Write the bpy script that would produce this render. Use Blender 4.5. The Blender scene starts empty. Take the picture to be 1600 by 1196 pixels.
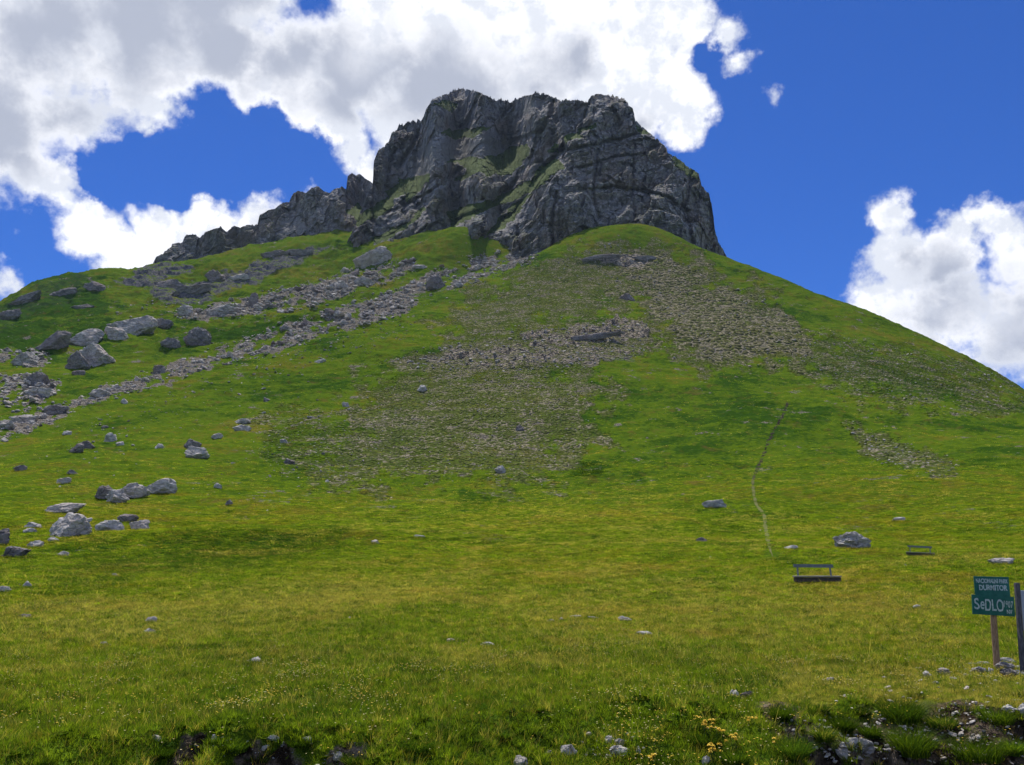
import bpy, math, random
import numpy as np
from mathutils import Matrix, Vector, Euler
random.seed(7); RNG = np.random.default_rng(7)
S = bpy.context.scene; C = S.collection
R = math.radians

# ------------------------------------------------------------------ camera
PITCH = R(11.8); FPX = 1300.0; EYE = 1.6
cam_d = bpy.data.cameras.new('camera'); cam = bpy.data.objects.new('camera', cam_d); C.objects.link(cam)
cam.location = (0, 0, EYE); cam.rotation_euler = (R(90) + PITCH, 0, 0)
cam_d.sensor_width = 36; cam_d.lens = 36 * FPX / 1600; cam_d.clip_start = .1; cam_d.clip_end = 8000
S.camera = cam
CP, SP = math.cos(PITCH), math.sin(PITCH)
def ray(px, py):
    u = (np.asarray(px, float) - 800) / FPX; v = (598 - np.asarray(py, float)) / FPX
    return u, CP - v * SP, SP + v * CP                       # x, y, z of the direction
def at(px, py, y):
    a, b, c = ray(px, py); return a / b * y, y + 0 * a, EYE + c / b * y
def pix(x, y, z):
    z = z - EYE; d = y * CP + z * SP; d = np.where(d < .1, .1, d)
    return 800 + FPX * x / d, 598 - FPX * (z * CP - y * SP) / d

# ------------------------------------------------------------------ light
SUN_EL, SUN_AZ = R(65), R(-12)            # azimuth measured from +Y (ahead of the camera) towards +X
SUN_STRENGTH = 5.0
sd = bpy.data.lights.new('sun', 'SUN'); sun = bpy.data.objects.new('sun', sd); C.objects.link(sun)
sd.energy = SUN_STRENGTH; sd.angle = R(.5); sd.color = (1, .95, .86)
sdir = Vector((math.sin(SUN_AZ) * math.cos(SUN_EL), math.cos(SUN_AZ) * math.cos(SUN_EL), math.sin(SUN_EL)))
sun.rotation_euler = sdir.to_track_quat('Z', 'Y').to_euler(); sun.location = (0, 0, 400)
SKY_STRENGTH = .10
S.view_settings.view_transform = 'Standard'; S.view_settings.look = 'None'
S.view_settings.exposure = 0.0; S.view_settings.gamma = 1
S.cycles.max_bounces = 5; S.cycles.diffuse_bounces = 3; S.cycles.transparent_max_bounces = 4
S.cycles.caustics_reflective = False; S.cycles.caustics_refractive = False

class NT:
    """small helper round a node tree"""
    def __init__(s, nt): s.nt = nt; nt.nodes.clear()
    def n(s, t, **kw):
        o = s.nt.nodes.new(t)
        for k, v in kw.items(): setattr(o, k, v)
        return o
    def put(s, sock, v):
        if isinstance(v, bpy.types.NodeSocket): s.nt.links.new(v, sock)
        elif v is not None: sock.default_value = v
    def m(s, op, a, b=None, c=None, clamp=False):
        o = s.n('ShaderNodeMath', operation=op, use_clamp=clamp)
        for i, v in enumerate((a, b, c)):
            if v is not None: s.put(o.inputs[i], v)
        return o.outputs[0]
    def v(s, op, a, b=None, sc=None):
        o = s.n('ShaderNodeVectorMath', operation=op); s.put(o.inputs[0], a)
        if b is not None: s.put(o.inputs[1], b)
        if sc is not None: s.put(o.inputs['Scale'], sc)
        return o.outputs['Value'] if op in ('DISTANCE', 'LENGTH', 'DOT_PRODUCT') else o.outputs[0]
    def noise(s, vec, scale, detail=4, rough=.55, dist=0, col=False):
        o = s.n('ShaderNodeTexNoise'); s.put(o.inputs['Vector'], vec); o.inputs['Scale'].default_value = scale
        o.inputs['Detail'].default_value = detail; o.inputs['Roughness'].default_value = rough
        o.inputs['Distortion'].default_value = dist
        return o.outputs['Color' if col else 'Fac']
    def voro(s, vec, scale, feat='F1', out='Distance'):
        o = s.n('ShaderNodeTexVoronoi', feature=feat); s.put(o.inputs['Vector'], vec); o.inputs['Scale'].default_value = scale
        return o.outputs[out]
    def ss(s, x, a, b, lo=0., hi=1.):
        o = s.n('ShaderNodeMapRange', interpolation_type='SMOOTHSTEP'); s.put(o.inputs[0], x)
        o.inputs[1].default_value = a; o.inputs[2].default_value = b; s.put(o.inputs[3], lo); s.put(o.inputs[4], hi)
        return o.outputs[0]
    def mix(s, f, a, b, blend='MIX'):
        o = s.n('ShaderNodeMix', data_type='RGBA', blend_type=blend); s.put(o.inputs[0], f)
        for i, c in ((6, a), (7, b)):
            s.put(o.inputs[i], c if isinstance(c, bpy.types.NodeSocket) else (*c, 1))
        return o.outputs[2]
    def attr(s, name, out='Fac'):
        o = s.n('ShaderNodeAttribute', attribute_name=name); return o.outputs[out]

# ------------------------------------------------------------------ sky: Nishita with cumulus clouds, laid out by direction
W = bpy.data.worlds.new('World'); S.world = W; W.use_nodes = True
g = NT(W.node_tree)
sky = g.n('ShaderNodeTexSky', sky_type='NISHITA', sun_disc=False, sun_elevation=SUN_EL, sun_rotation=SUN_AZ,
          altitude=1900, air_density=1.0, dust_density=.25, ozone_density=3.0)
dirv = g.n('ShaderNodeTexCoord').outputs['Generated']
def unit(px, py):
    a, b, c = ray(px, py); k = math.sqrt(a * a + b * b + c * c); return (float(a / k), float(b / k), float(c / k))
def blobs(vec, lst):
    out = None
    for cx, cy, r in lst:
        p = unit(cx, cy); q = unit(cx + r, cy); rr = math.dist(p, q)
        d = g.v('DISTANCE', vec, p)
        f = g.m('MULTIPLY_ADD', d, -1 / rr, 1.0)
        f = g.m('MULTIPLY', f, min(1.0, r / 60))              # small clouds stay thin
        out = f if out is None else g.m('SMOOTH_MAX', out, f, .12)
    return out
warp = g.v('SCALE', g.v('SUBTRACT', g.noise(dirv, 6.5, 6, .62, col=True), (.5, .5, .5)), sc=.125)
wv = g.v('ADD', dirv, warp)
COVER = [(60,60,190),(220,70,170),(0,190,160),(130,170,95),(60,265,75),(245,160,52),(236,205,34),(105,285,66),(150,345,64),(195,392,56),
 (170,420,36),(250,375,62),(310,345,52),(300,420,90),(375,360,58),(430,350,50),(480,350,50),(12,432,42),(22,462,34),(0,385,16),(350,70,120),(470,100,110),(400,165,46),(520,190,84),(560,110,110),
 (600,40,120),(650,200,90),(556,250,48),(600,270,55),(700,120,130),(800,50,150),(900,60,140),(1000,40,120),(1075,25,72),(1040,140,80),(1070,195,58),
 (960,160,100),(1130,60,38),(1150,105,26),(1050,-60,110),(700,-60,200),(300,-80,250),(1196,152,24),(1214,145,14),
 (1385,338,56),(1352,343,22),(1424,318,18),(1402,400,72),(1375,470,72),(1360,420,40),(1345,492,30),(1480,405,62),(1512,365,40),(1572,352,48),
 (1610,400,90),(1480,480,95),(1580,520,110),(1440,560,90),(1700,500,160),(1332,455,9)]
GREY = [(90,70,250),(30,210,170),(300,20,190),(470,60,130),(140,160,90),(560,170,80),(720,140,105),(830,150,85),(910,110,55),(640,120,70),(990,205,55),
 (400,350,50),(450,380,60),(1470,430,75),(1550,460,90),(1440,510,70),(1560,560,80),(1420,390,30)]
def soft(vec, lst, k=1.):
    out = None
    for cx, cy, r in lst:
        p = unit(cx, cy); rr = math.dist(p, unit(cx + r * 1.35, cy))
        f = g.m('MULTIPLY_ADD', g.v('DISTANCE', vec, p), -1 / rr, 1.0, clamp=True); f = g.m('MULTIPLY', f, f)
        out = f if out is None else g.m('ADD', out, f)
    return out
cover = blobs(wv, COVER)
n1 = g.noise(dirv, 7.5, 9, .62); n2 = g.noise(g.v('ADD', dirv, (.012, -.004, .018)), 7.5, 9, .62)
nf = g.noise(dirv, 34, 6, .6); n0 = g.noise(dirv, 4.2, 5, .55)
hole = blobs(wv, [(580, 45, 26), (1110, 78, 30), (165, 275, 26), (178, 300, 20), (1440, 348, 22), (430, 215, 60), (350, 225, 90), (470,250,50), (255, 265, 70), (560,300,24)])
dens = g.m('ADD', cover, g.m('MULTIPLY', g.m('SUBTRACT', n1, .5), 1.5))
dens = g.m('ADD', dens, g.m('MULTIPLY', g.m('SUBTRACT', nf, .5), .55))
dens = g.m('SUBTRACT', dens, g.m('MULTIPLY', g.m('MAXIMUM', hole, 0.), 1.0))
# unseen broken cumulus beside and behind the camera, added to whiten the ambient light
sxyz = g.n('ShaderNodeSeparateXYZ'); g.nt.links.new(dirv, sxyz.inputs[0])
added_clouds = g.m('MULTIPLY', g.ss(sxyz.outputs[1], .40, .15), g.m('MULTIPLY_ADD', g.m('SUBTRACT', n0, .50), 5., 0.))
dens = g.m('MAXIMUM', dens, added_clouds)
alpha = g.ss(dens, .0, .42)
grey = g.m('MULTIPLY', g.ss(g.m('ADD', soft(wv, GREY), g.m('MULTIPLY', g.m('SUBTRACT', g.m('MULTIPLY_ADD', n0, .5, g.m('MULTIPLY', n1, .5)), .5), 1.5)), .0, .80), g.ss(dens, .15, .8))
relief = g.ss(g.m('ADD', g.m('SUBTRACT', n2, n1), 0.0), -.03, .06)     # side turned from the sun a little duller
CLOUD = 1.0 / SKY_STRENGTH
white = tuple(CLOUD * c for c in (1.12, 1.13, 1.17)); dull = tuple(CLOUD * c for c in (.62, .68, .80)); dark = tuple(CLOUD * c for c in (.45, .49, .60))
cc = g.mix(g.m('MULTIPLY', relief, g.m('MULTIPLY_ADD', grey, -.35, .55)), white, dull)
cc = g.mix(g.m('MULTIPLY', grey, .95), cc, dark)
base = g.mix(1.0, sky.outputs[0], (.16, .53, 1.22), 'MULTIPLY')
colr = g.mix(alpha, base, cc)
bg = g.n('ShaderNodeBackground'); g.put(bg.inputs[0], colr); bg.inputs[1].default_value = SKY_STRENGTH
g.nt.links.new(bg.outputs[0], g.n('ShaderNodeOutputWorld').inputs[0])
W.cycles.sampling_method = 'MANUAL'; W.cycles.sample_map_resolution = 1024

# ------------------------------------------------------------------ numpy noise
_P = RNG.permutation(65536).astype(np.int64); _P = np.concatenate([_P, _P])
_G = RNG.normal(size=(256, 3)); _G /= np.linalg.norm(_G, axis=1)[:, None]
def hsh(i, j, k): return _P[(_P[(_P[i & 65535] + j) & 65535] + k) & 65535]
def perlin(x, y, z):
    x, y, z = np.broadcast_arrays(x, y, z)
    xi, yi, zi = np.floor(x).astype(np.int64), np.floor(y).astype(np.int64), np.floor(z).astype(np.int64)
    fx, fy, fz = x - xi, y - yi, z - zi
    u, v, w = (t * t * t * (t * (t * 6 - 15) + 10) for t in (fx, fy, fz))
    def gr(a, b, c):
        q = _G[hsh(xi + a, yi + b, zi + c) & 255]
        return q[..., 0] * (fx - a) + q[..., 1] * (fy - b) + q[..., 2] * (fz - c)
    l = lambda a, b, t: a + t * (b - a)
    return 1.6 * l(l(l(gr(0,0,0), gr(1,0,0), u), l(gr(0,1,0), gr(1,1,0), u), v),
             l(l(gr(0,0,1), gr(1,0,1), u), l(gr(0,1,1), gr(1,1,1), u), v), w)
def fbm(x, y, z, o=4, g_=.5, ridged=False):
    s, a, t = 0, 1., 0
    for i in range(o):
        n = perlin(x + i * 17.3, y - i * 9.1, z + i * 5.7)
        if ridged: n = 1 - 2 * np.abs(n)
        s = s + a * n; t += a; a *= g_; x, y, z = x * 2.03, y * 2.03, z * 2.03
    return s / t
def cells(x, y, z):
    """Worley: distance to the nearest and second nearest feature, and a random number for the nearest cell"""
    x, y, z = np.broadcast_arrays(x, y, z)
    xi, yi, zi = np.floor(x).astype(np.int64), np.floor(y).astype(np.int64), np.floor(z).astype(np.int64)
    f1 = np.full(x.shape, 9.); f2 = f1.copy(); rid = np.zeros(x.shape)
    for a in (-1, 0, 1):
        for b in (-1, 0, 1):
            for c in (-1, 0, 1):
                h = hsh(xi + a, yi + b, zi + c)
                d = np.sqrt((xi + a + (h & 63) / 63. - x) ** 2 + (yi + b + ((h >> 6) & 31) / 31. - y) ** 2 + (zi + c + ((h >> 11) & 31) / 31. - z) ** 2)
                near = d < f1
                f2 = np.where(near, f1, np.minimum(f2, d)); rid = np.where(near, (_P[h & 65535] & 1023) / 1023., rid); f1 = np.where(near, d, f1)
    return f1, f2, rid
def blocks(x, y, z):
    """height of broken, flat faced blocks: every cell has its own level and its own tilt"""
    x, y, z = np.broadcast_arrays(x, y, z)
    xi, yi, zi = np.floor(x).astype(np.int64), np.floor(y).astype(np.int64), np.floor(z).astype(np.int64)
    f1 = np.full(x.shape, 9.); f2 = f1.copy(); val = np.zeros(x.shape)
    for a in (-1, 0, 1):
        for b in (-1, 0, 1):
            for c in (-1, 0, 1):
                h = hsh(xi + a, yi + b, zi + c)
                dx, dy, dz = x - (xi + a + (h & 63) / 63.), y - (yi + b + ((h >> 6) & 31) / 31.), z - (zi + c + ((h >> 11) & 31) / 31.)
                d = np.sqrt(dx * dx + dy * dy + dz * dz); near = d < f1; w = _P[h & 65535]
                vv = (w & 255) / 255. - .5 + dx * ((w >> 8 & 15) / 7.5 - 1) * .8 + dz * ((w >> 12 & 15) / 7.5 - .6) * .9
                f2 = np.where(near, f1, np.minimum(f2, d)); val = np.where(near, vv, val); f1 = np.where(near, d, f1)
    return val, f2 - f1
def hblur(a, n):
    k = np.hanning(2 * n + 3)[1:-1]; k /= k.sum(); p = np.pad(a, ((n, n), (0, 0)), 'edge'); return sum(k[i] * p[i:i + a.shape[0]] for i in range(2 * n + 1))
def sstep(x, a, b):
    t = np.clip((x - a) / (b - a), 0, 1); return t * t * (3 - 2 * t)
def poly_sd(px, py, P, ):
    """signed distance, positive inside"""
    P = np.array(P, float); d = np.full(px.shape, 1e9); ins = np.zeros(px.shape, bool)
    for i in range(len(P)):
        a, b = P[i], P[(i + 1) % len(P)]; e = b - a
        t = np.clip(((px - a[0]) * e[0] + (py - a[1]) * e[1]) / (e @ e), 0, 1)
        d = np.minimum(d, (px - a[0] - t * e[0]) ** 2 + (py - a[1] - t * e[1]) ** 2)
        cr = (a[1] > py) != (b[1] > py)
        ins ^= cr & (px < (b[0] - a[0]) * (py - a[1]) / (b[1] - a[1] + 1e-12) + a[0])
    return np.where(ins, 1, -1) * np.sqrt(d)
def line_d(px, py, L):
    L = np.array(L, float); d = np.full(px.shape, 1e9)
    for a, b in zip(L[:-1], L[1:]):
        e = b - a; t = np.clip(((px - a[0]) * e[0] + (py - a[1]) * e[1]) / (e @ e), 0, 1)
        d = np.minimum(d, (px - a[0] - t * e[0]) ** 2 + (py - a[1] - t * e[1]) ** 2)
    return np.sqrt(d)

# ------------------------------------------------------------------ lie of the land: spot heights, thin plate spline through them
SPOT = [ # photo column, photo row, metres ahead
 (0,1190,7.2),(800,1190,7.2),(1600,1190,7.2),(0,1110,9.6),(800,1110,9.6),(1600,1110,9.6),(0,1045,13.5),(400,1045,13.5),(800,1045,13.5),(1200,1045,14),(1600,1045,14.2),
 (0,960,24),(400,960,24),(800,960,24.5),(1200,960,24),(1600,960,23),(0,900,38),(400,900,38),(800,900,38),(1276,910,34),(1600,900,34),
 (0,850,57),(250,850,58),(500,850,58),(800,870,50),(1000,850,56),(1200,850,54),(1330,857,46),(1438,868,50),(1600,860,45),
 (0,760,95),(120,800,76),(250,800,80),(400,780,92),(600,780,100),(800,800,84),(1000,760,104),(1200,760,96),(1400,800,76),(1550,800,70),
 (150,700,130),(300,700,135),(450,720,128),(600,700,142),(800,740,122),(900,690,148),(1100,680,146),(1250,660,152),(1400,700,132),(1550,700,122),
 (0,680,148),(250,620,188),(400,620,190),(600,600,196),(800,600,194),(1000,600,194),(1200,570,222),(1400,600,208),(1550,640,180),
 (0,600,200),(100,560,250),(250,540,272),(400,540,256),(550,540,232),(800,520,250),(950,500,268),(1000,540,236),(1200,480,306),(1300,520,272),(1450,580,245),
 (0,540,262),(100,500,335),(200,480,362),(350,480,340),(500,500,290),(650,490,302),(740,445,345),(820,404,376),(900,440,338),(1000,440,336),(1000,400,360),(1100,430,342),
 (985,352,388),(940,358,388),(880,376,384),(1040,362,385),(1085,382,380),(1135,402,374),(1200,427,366),(1300,472,348),(1400,512,330),(1500,560,308),(1600,612,284),(1800,730,240),
 (0,478,400),(40,452,418),(80,438,430),(150,437,445),(200,430,455),(240,424,466),(300,413,472),(360,398,478),(400,389,480),(450,378,484),(500,372,488),(545,363,490),
 (300,450,405),(400,420,430),(480,400,445),(560,400,432),(500,460,352),(450,480,336),(560,440,372),(620,425,388),(640,475,330),(700,440,370),(740,415,392),(830,403,398),(655,391,405),(705,375,404),(725,365,408),(620,402,410),
 (-200,600,205),(-200,760,98),(-200,540,320),(-250,900,40),(1850,860,48),(1850,960,24)]
X, Y, Z = [], [], []
for a, b, d in SPOT:
    x, y, z = at(a, b, d); X.append(float(x)); Y.append(float(y)); Z.append(float(z))
BACK = [(a, b, d) for a, b, d in SPOT if (a, b) in ((0,478),(80,438),(150,437),(240,424),(360,398),(450,378),(545,363),(985,352),(1085,382),(1135,402),(1200,427),(1300,472),(1400,512),(1500,560),(1600,612),(1800,730))]
for a, b, d in BACK:      # behind every crest the ground falls away
    x, y, z = (float(t) for t in at(a, b, d)); k = x / y
    for e, dz in ((30, -6), (90, -42)):
        if a in (985, 1085) and e == 30: dz = -1
        X.append(k * (y + e)); Y.append(y + e); Z.append(z + dz)
for x, y, z in ((0,0,0),(-8,0,0),(8,0,0),(-60,0,1),(60,0,-1),(0,-60,-1),(-250,0,12),(250,0,-8),(0,-300,-6),(-600,100,60),(600,150,-20),(-500,600,80),(600,600,-30),(0,800,-40),(0,-900,-10),(-900,-300,20),(900,-300,-30),(0,4,0),(-5,5,0),(6,5,0)):
    X.append(x); Y.append(y); Z.append(z)
CT = np.stack([X, Y], 1); CZ = np.array(Z)
def tps_k(r2): return .5 * r2 * np.log(r2 + 1e-9)
_d2 = ((CT[:, None] - CT[None]) ** 2).sum(-1); n_ = len(CT)
A = np.zeros((n_ + 3, n_ + 3)); A[:n_, :n_] = tps_k(_d2) + np.eye(n_) * 4.0; A[:n_, n_] = 1; A[:n_, n_ + 1:] = CT; A[n_, :n_] = 1; A[n_ + 1:, :n_] = CT.T
_w = np.linalg.solve(A, np.concatenate([CZ, [0, 0, 0]]))
def tps(x, y):
    sh = np.shape(x); x = np.ravel(x).astype(float); y = np.ravel(y).astype(float); o = np.empty(x.shape)
    for i in range(0, len(x), 60000):
        a, b = x[i:i + 60000], y[i:i + 60000]
        r2 = (a[:, None] - CT[None, :, 0]) ** 2 + (b[:, None] - CT[None, :, 1]) ** 2
        o[i:i + 60000] = tps_k(r2) @ _w[:n_] + _w[n_] + _w[n_ + 1] * a + _w[n_ + 2] * b
    return o.reshape(sh)
HOLLOWS = ((-2.35, 8.72, .40, .4), (-1.6, 8.66, .22, .3), (-3.1, 8.66, .16, .25), (4.15, 9.55, .5, .45), (5.9, 9.9, .45, .35), (3.3, 9.4, .3, .3))
def bare_bank(x, y):
    s_ = (1 - sstep(y, 8.4, 9.4 + .8 * sstep(x, 1, 3))) * sstep(y, 5, 7) * (.25 + .25 * sstep(x, 1.5, 3))
    for hx, hy, wx_, dp in HOLLOWS:
        s_ = np.maximum(s_, .95 * np.exp(-((x - hx) / wx_) ** 4) * (sstep(y, hy - 1.0, hy - .5) - sstep(y, hy + .0, hy + .1)))
    s_ = np.maximum(s_, (.64 + .5 * perlin(x * 1.3, y * 1.3, 4)) * sstep(x, 2.0, 3.4) * sstep(y, 6.5, 7.5) * (1 - sstep(y, 10.0, 10.9)))
    return np.where(y < 5., .75, s_) * (y > -30) * (np.abs(x) < 30)
def smooth_land(x, y):
    z = tps(x, y)
    # roadside ditch and its eroded bank in the foreground
    e = 9.3 + .55 * np.sin(x * .55 + 1) + .35 * np.sin(x * 1.7) + 1.1 * sstep(x, 1.0, 4.5) - .5 * sstep(-x, -.5, 3)
    z = z - np.clip((e - y) * .5, 0, .85) * sstep(y, 3.6, 5.5)
    for hx, hy, wx_, dp in HOLLOWS:
        z = z - dp * np.exp(-((x - hx) / wx_) ** 4) * (sstep(y, hy - 1.3, hy - .5) - sstep(y, hy - .07, hy + .07))
    # soft swells that cross the meadow
    far = sstep(y, 45, 120)
    z = z + far * (.5 * perlin(x / 17, y / 11, 3.3) + .22 * perlin(x / 6.5, y / 4.2, 8.1))
    z = z + sstep(y, 120, 220) * 1.6 * perlin(x / 34, y / 24, 5.5)
    lf = sstep(y, 200, 300) * sstep(-x, 10, 60)
    z = z + lf * (4.0 * fbm(x / 22, y / 15, 2.2, 4, .55) + 1.5 * fbm(x / 9, y / 9, 6.2, 2, .5, True))
    # raised turf bank and the crease where the cone meets the left slope
    z = z + .9 * np.exp(-(((x + .33 * y) / 14) ** 2) - ((y - 60 - .25 * (x + 20)) / 5.) ** 2)
    return z

# zones of the hillside, drawn as outlines on the slope
STONY = [([(585,600),(700,572),(930,580),(925,690),(860,760),(620,735),(545,770),(490,735),(560,640)], 52, .56),
 ([(600,566),(700,540),(820,520),(960,498),(1015,505),(1010,556),(820,582),(640,578)], 16, .72),
 ([(690,500),(800,430),(900,395),(980,378),(1000,420),(950,480),(820,520),(700,545)], 40, .58),
 ([(940,385),(1040,380),(1110,430),(1220,480),(1270,560),(1190,575),(1040,560),(1000,480),(950,425)], 36, 1.),
 ([(1230,540),(1300,520),(1420,545),(1600,600),(1620,650),(1450,640),(1300,610)], 45, .34),
 ([(1330,660),(1400,690),(1500,720),(1490,745),(1410,730),(1350,715)], 14, .6),
 ([(380,640),(520,640),(600,700),(520,760),(420,740)], 40, .25), ([(1300,1120),(1420,1095),(1600,1120),(1600,1200),(1250,1200)], 20, .75)]
SCREE = [([(270,492),(380,468),(450,452),(545,425),(640,405),(655,420),(560,452),(500,480),(400,492),(300,500)], 7, 1.),
 ([(835,390),(770,392),(700,415),(650,440),(600,462),(500,488),(420,520),(300,560),(190,600),(80,640),(0,665),(0,690),(60,668),(150,628),(250,600),(340,570),(420,552),(520,520),(600,500),(650,480),(730,440),(835,405)], 6, 1.),
 ([(0,585),(60,590),(95,600),(70,632),(30,645),(0,645)], 6, 1.), ([(0,545),(60,548),(80,560),(60,575),(0,575)], 6, .8)]
OUTCROP = [([(-60,520),(60,436),(150,430),(150,455),(90,478),(30,505),(0,530)], 10, .17), ([(180,440),(260,410),(300,420),(240,450)], 8, .8), ([(0,500),(80,490),(160,495),(60,530),(0,540)], 12, .12), ([(820,530),(960,500),(1005,512),(1000,530),(880,540)], 5, .8), ([(640,562),(700,550),(820,540),(900,545),(1000,550),(990,565),(820,572),(700,575)], 9, .42),
 ([(230,452),(330,440),(380,420),(480,388),(520,385),(440,420),(330,470),(260,480)], 8, .55), ([(900,405),(960,398),(1030,402),(1000,414),(940,412)], 5, .7)]
LUSH = [([(240,840),(430,835),(540,830),(545,860),(420,880),(260,890)], 14, .9), ([(720,765),(800,775),(780,800),(720,790)], 10, .7), ([(890,720),(960,725),(950,750),(900,745)], 10, .8),  # first outline: shade of the turf bank put into darker green
 ([(0,470),(60,435),(160,430),(190,520),(60,560),(0,560)], 20, 1.), ([(560,520),(700,560),(580,620),(420,700),(380,640)], 40, .3), ([(930,600),(1180,590),(1220,700),(1000,760),(900,700)], 50, .45), ([(1210,600),(1600,680),(1600,760),(1250,760)], 60, .35), ([(250,500),(480,495),(420,530),(250,560)], 18, .5), ([(1260,540),(1500,590),(1500,650),(1260,600)], 30, .45), ([(150,840),(240,860),(200,930),(60,930),(120,880)], 20, .6)]
DRY = [([(0,945),(200,950),(420,905),(600,905),(760,880),(760,920),(560,960),(300,1000),(0,1010)], 25, .75), ([(750,930),(1150,900),(1500,920),(1500,1010),(1150,1010),(800,1000)], 45, .55),
 ([(560,790),(800,760),(1080,780),(1080,840),(800,860),(600,830)], 40, .35), ([(1220,1040),(1380,1050),(1600,1040),(1600,1110),(1350,1095),(1180,1110)], 15, 1.), ([(680,1010),(760,1015),(750,1040),(690,1035)], 10, .8)]
def scree_gap(px, py):
    return 1 - .85 * sstep(fbm(px / 42, py / 20 + px / 90, 13.3, 3, .6), .08, .28)
def zone(px, py, L, wx, wy, floor=0.):
    o = np.zeros(px.shape)
    for P, soft, amt in L:
        Q = np.array(P); m = (px > Q[:, 0].min() - 60) & (px < Q[:, 0].max() + 60) & (py > Q[:, 1].min() - 60) & (py < Q[:, 1].max() + 60)
        if m.any():
            sd = poly_sd(px[m] + wx[m] * max(soft, 13) * 1.9, py[m] + wy[m] * max(soft, 9) * 1.3, P); o[m] = np.maximum(o[m], amt * sstep(sd, -soft * .6, soft * .6))
    return o
def zones(x, y, z0):
    px, py = pix(x, y, z0); ok = y > 3
    px = np.where(ok, px, -999.); sc = np.maximum(y, 5)
    wx = 1.6 * fbm(px / 38, py / 22, 1.7, 4, .65); wy = 1.3 * fbm(px / 38, py / 22, 7.7, 4, .65)
    gap = scree_gap(px, py)
    return {k: zone(px, py, L, wx, wy) * (gap if k == 'scree' else 1) for k, L in (('stony', STONY), ('scree', SCREE), ('outcrop', OUTCROP), ('lush', LUSH), ('dry', DRY))}
def land(x, y, fine=True, want_zones=False):
    x = np.asarray(x, float); y = np.asarray(y, float)
    z0 = smooth_land(x, y); q = zones(x, y, z0); st, sc, oc, lu = q['stony'], q['scree'], q['outcrop'], q['lush']
    z = z0
    far = sstep(y, 60, 170)
    near = 1 - sstep(y, 10, 14)
    z = z + near * sstep(y, 5, 7) * (.10 * perlin(x * .9, y * .9, 2) + .09 * fbm(x * 2.6, y * 2.6, 4, 3)) 
    if fine:
        # hummocky turf; little steps (terracettes) where it is stony
        hum = fbm(x / 2.6, y / 2.2, z0 / 2.6, 3); ter = fbm(x / 5.5 + .6 * perlin(x / 9, y / 9, 4), y / 5.5, z0 / 1.0, 3, .55)
        z = z + .26 * sstep(y, 20, 110) * hum * (1 - .3 * st) + far * .5 * fbm(x / 7, y / 4.5, z0 / 7, 2) + far * (.46 + .2 * st) * ter + far * .16 * fbm(x / 1.2, y / .9, z0 / 1.2, 2)
        m = (st > .03) | (oc > .03) | (sc > .03)
        if m.any():
            xm, ym, zm = x[m], y[m], z0[m]
            r1 = fbm(xm / 3.4 + .3 * perlin(xm / 9, ym / 9, 1.), ym / 2.0, zm / 1.5, 3, .6)
            s1, s2, rid = cells(xm / 2.4, ym / 1.8, zm / 1.6)
            add = st[m] * far[m] * (.60 * r1 + .45 * (.5 - s1)) + sc[m] * (.6 * (rid - .4) * sstep(s2 - s1, 0, .25) * np.minimum(1, ym / 250))
            s1, s2, rid = cells(xm / 7 + .5 * zm / 9, ym / 9, zm / 3.4)
            add += oc[m] * (3.4 * (rid - .25) + 1.2 * r1) * np.minimum(1, ym / 250)
            z = z.copy(); z[m] += add
        z = z + lu * far * .5 * np.abs(fbm(x / 3.1, y / 3.1, z0 / 3., 2))
    return (z, q) if want_zones else z
def hit(px, py, lo=5.5, hi=560):
    """where the line of sight through photo pixels meets the ground -> x, y, z, metres per photo pixel"""
    px = np.atleast_1d(np.asarray(px, float)); py = np.atleast_1d(np.asarray(py, float))
    t = np.exp(np.linspace(math.log(lo), math.log(hi), 420)); a, b, c = ray(px, py)
    yy = t[None] + 0 * px[:, None]; xx = (a / b)[:, None] * yy; zz = EYE + (c / b)[:, None] * yy
    below = smooth_land(xx, yy) > zz
    i = np.where(below.any(1), below.argmax(1), len(t) - 1); i = np.maximum(i, 1); r = np.arange(len(px))
    l, h = t[i - 1], t[i]
    for _ in range(12):
        m = (l + h) / 2; bl = smooth_land(a / b * m, m) > EYE + c / b * m
        h = np.where(bl, m, h); l = np.where(bl, l, m)
    x = a / b * h; z = land(x, h); dist = h * CP + (z - EYE) * SP
    return x, h, z, dist / FPX

# ------------------------------------------------------------------ helpers for objects
def tag(o, label=None, cat=None, group=None, kind=None):
    for k, v in (('label', label), ('category', cat), ('group', group), ('kind', kind)):
        if v: o[k] = v
    return o
def mesh_np(name, V, F, mat=None, smooth=True):
    V = np.ascontiguousarray(V, np.float32); F = np.ascontiguousarray(F, np.int32); k = F.shape[1]
    me = bpy.data.meshes.new(name); me.vertices.add(len(V)); me.vertices.foreach_set('co', V.ravel())
    me.loops.add(F.size); me.loops.foreach_set('vertex_index', F.ravel())
    me.polygons.add(len(F)); me.polygons.foreach_set('loop_start', np.arange(0, F.size, k, dtype=np.int32))
    me.polygons.foreach_set('use_smooth', np.full(len(F), smooth)); me.update(calc_edges=True)
    if mat: me.materials.append(mat)
    return me
def link(name, me, parent=None, loc=None, rot=None):
    o = bpy.data.objects.new(name, me); C.objects.link(o)
    if parent: o.parent = parent
    if loc is not None: o.location = loc
    if rot is not None: o.rotation_euler = rot
    return o
def fattr(me, name, val):
    a = me.attributes.new(name, 'FLOAT', 'POINT'); a.data.foreach_set('value', np.ascontiguousarray(val, np.float32).ravel())
def grid_faces(nu, nv):
    i = np.arange((nu - 1) * (nv - 1)); a = (i // (nv - 1)) * nv + i % (nv - 1)
    return np.stack([a, a + nv, a + nv + 1, a + 1], 1)
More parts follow.
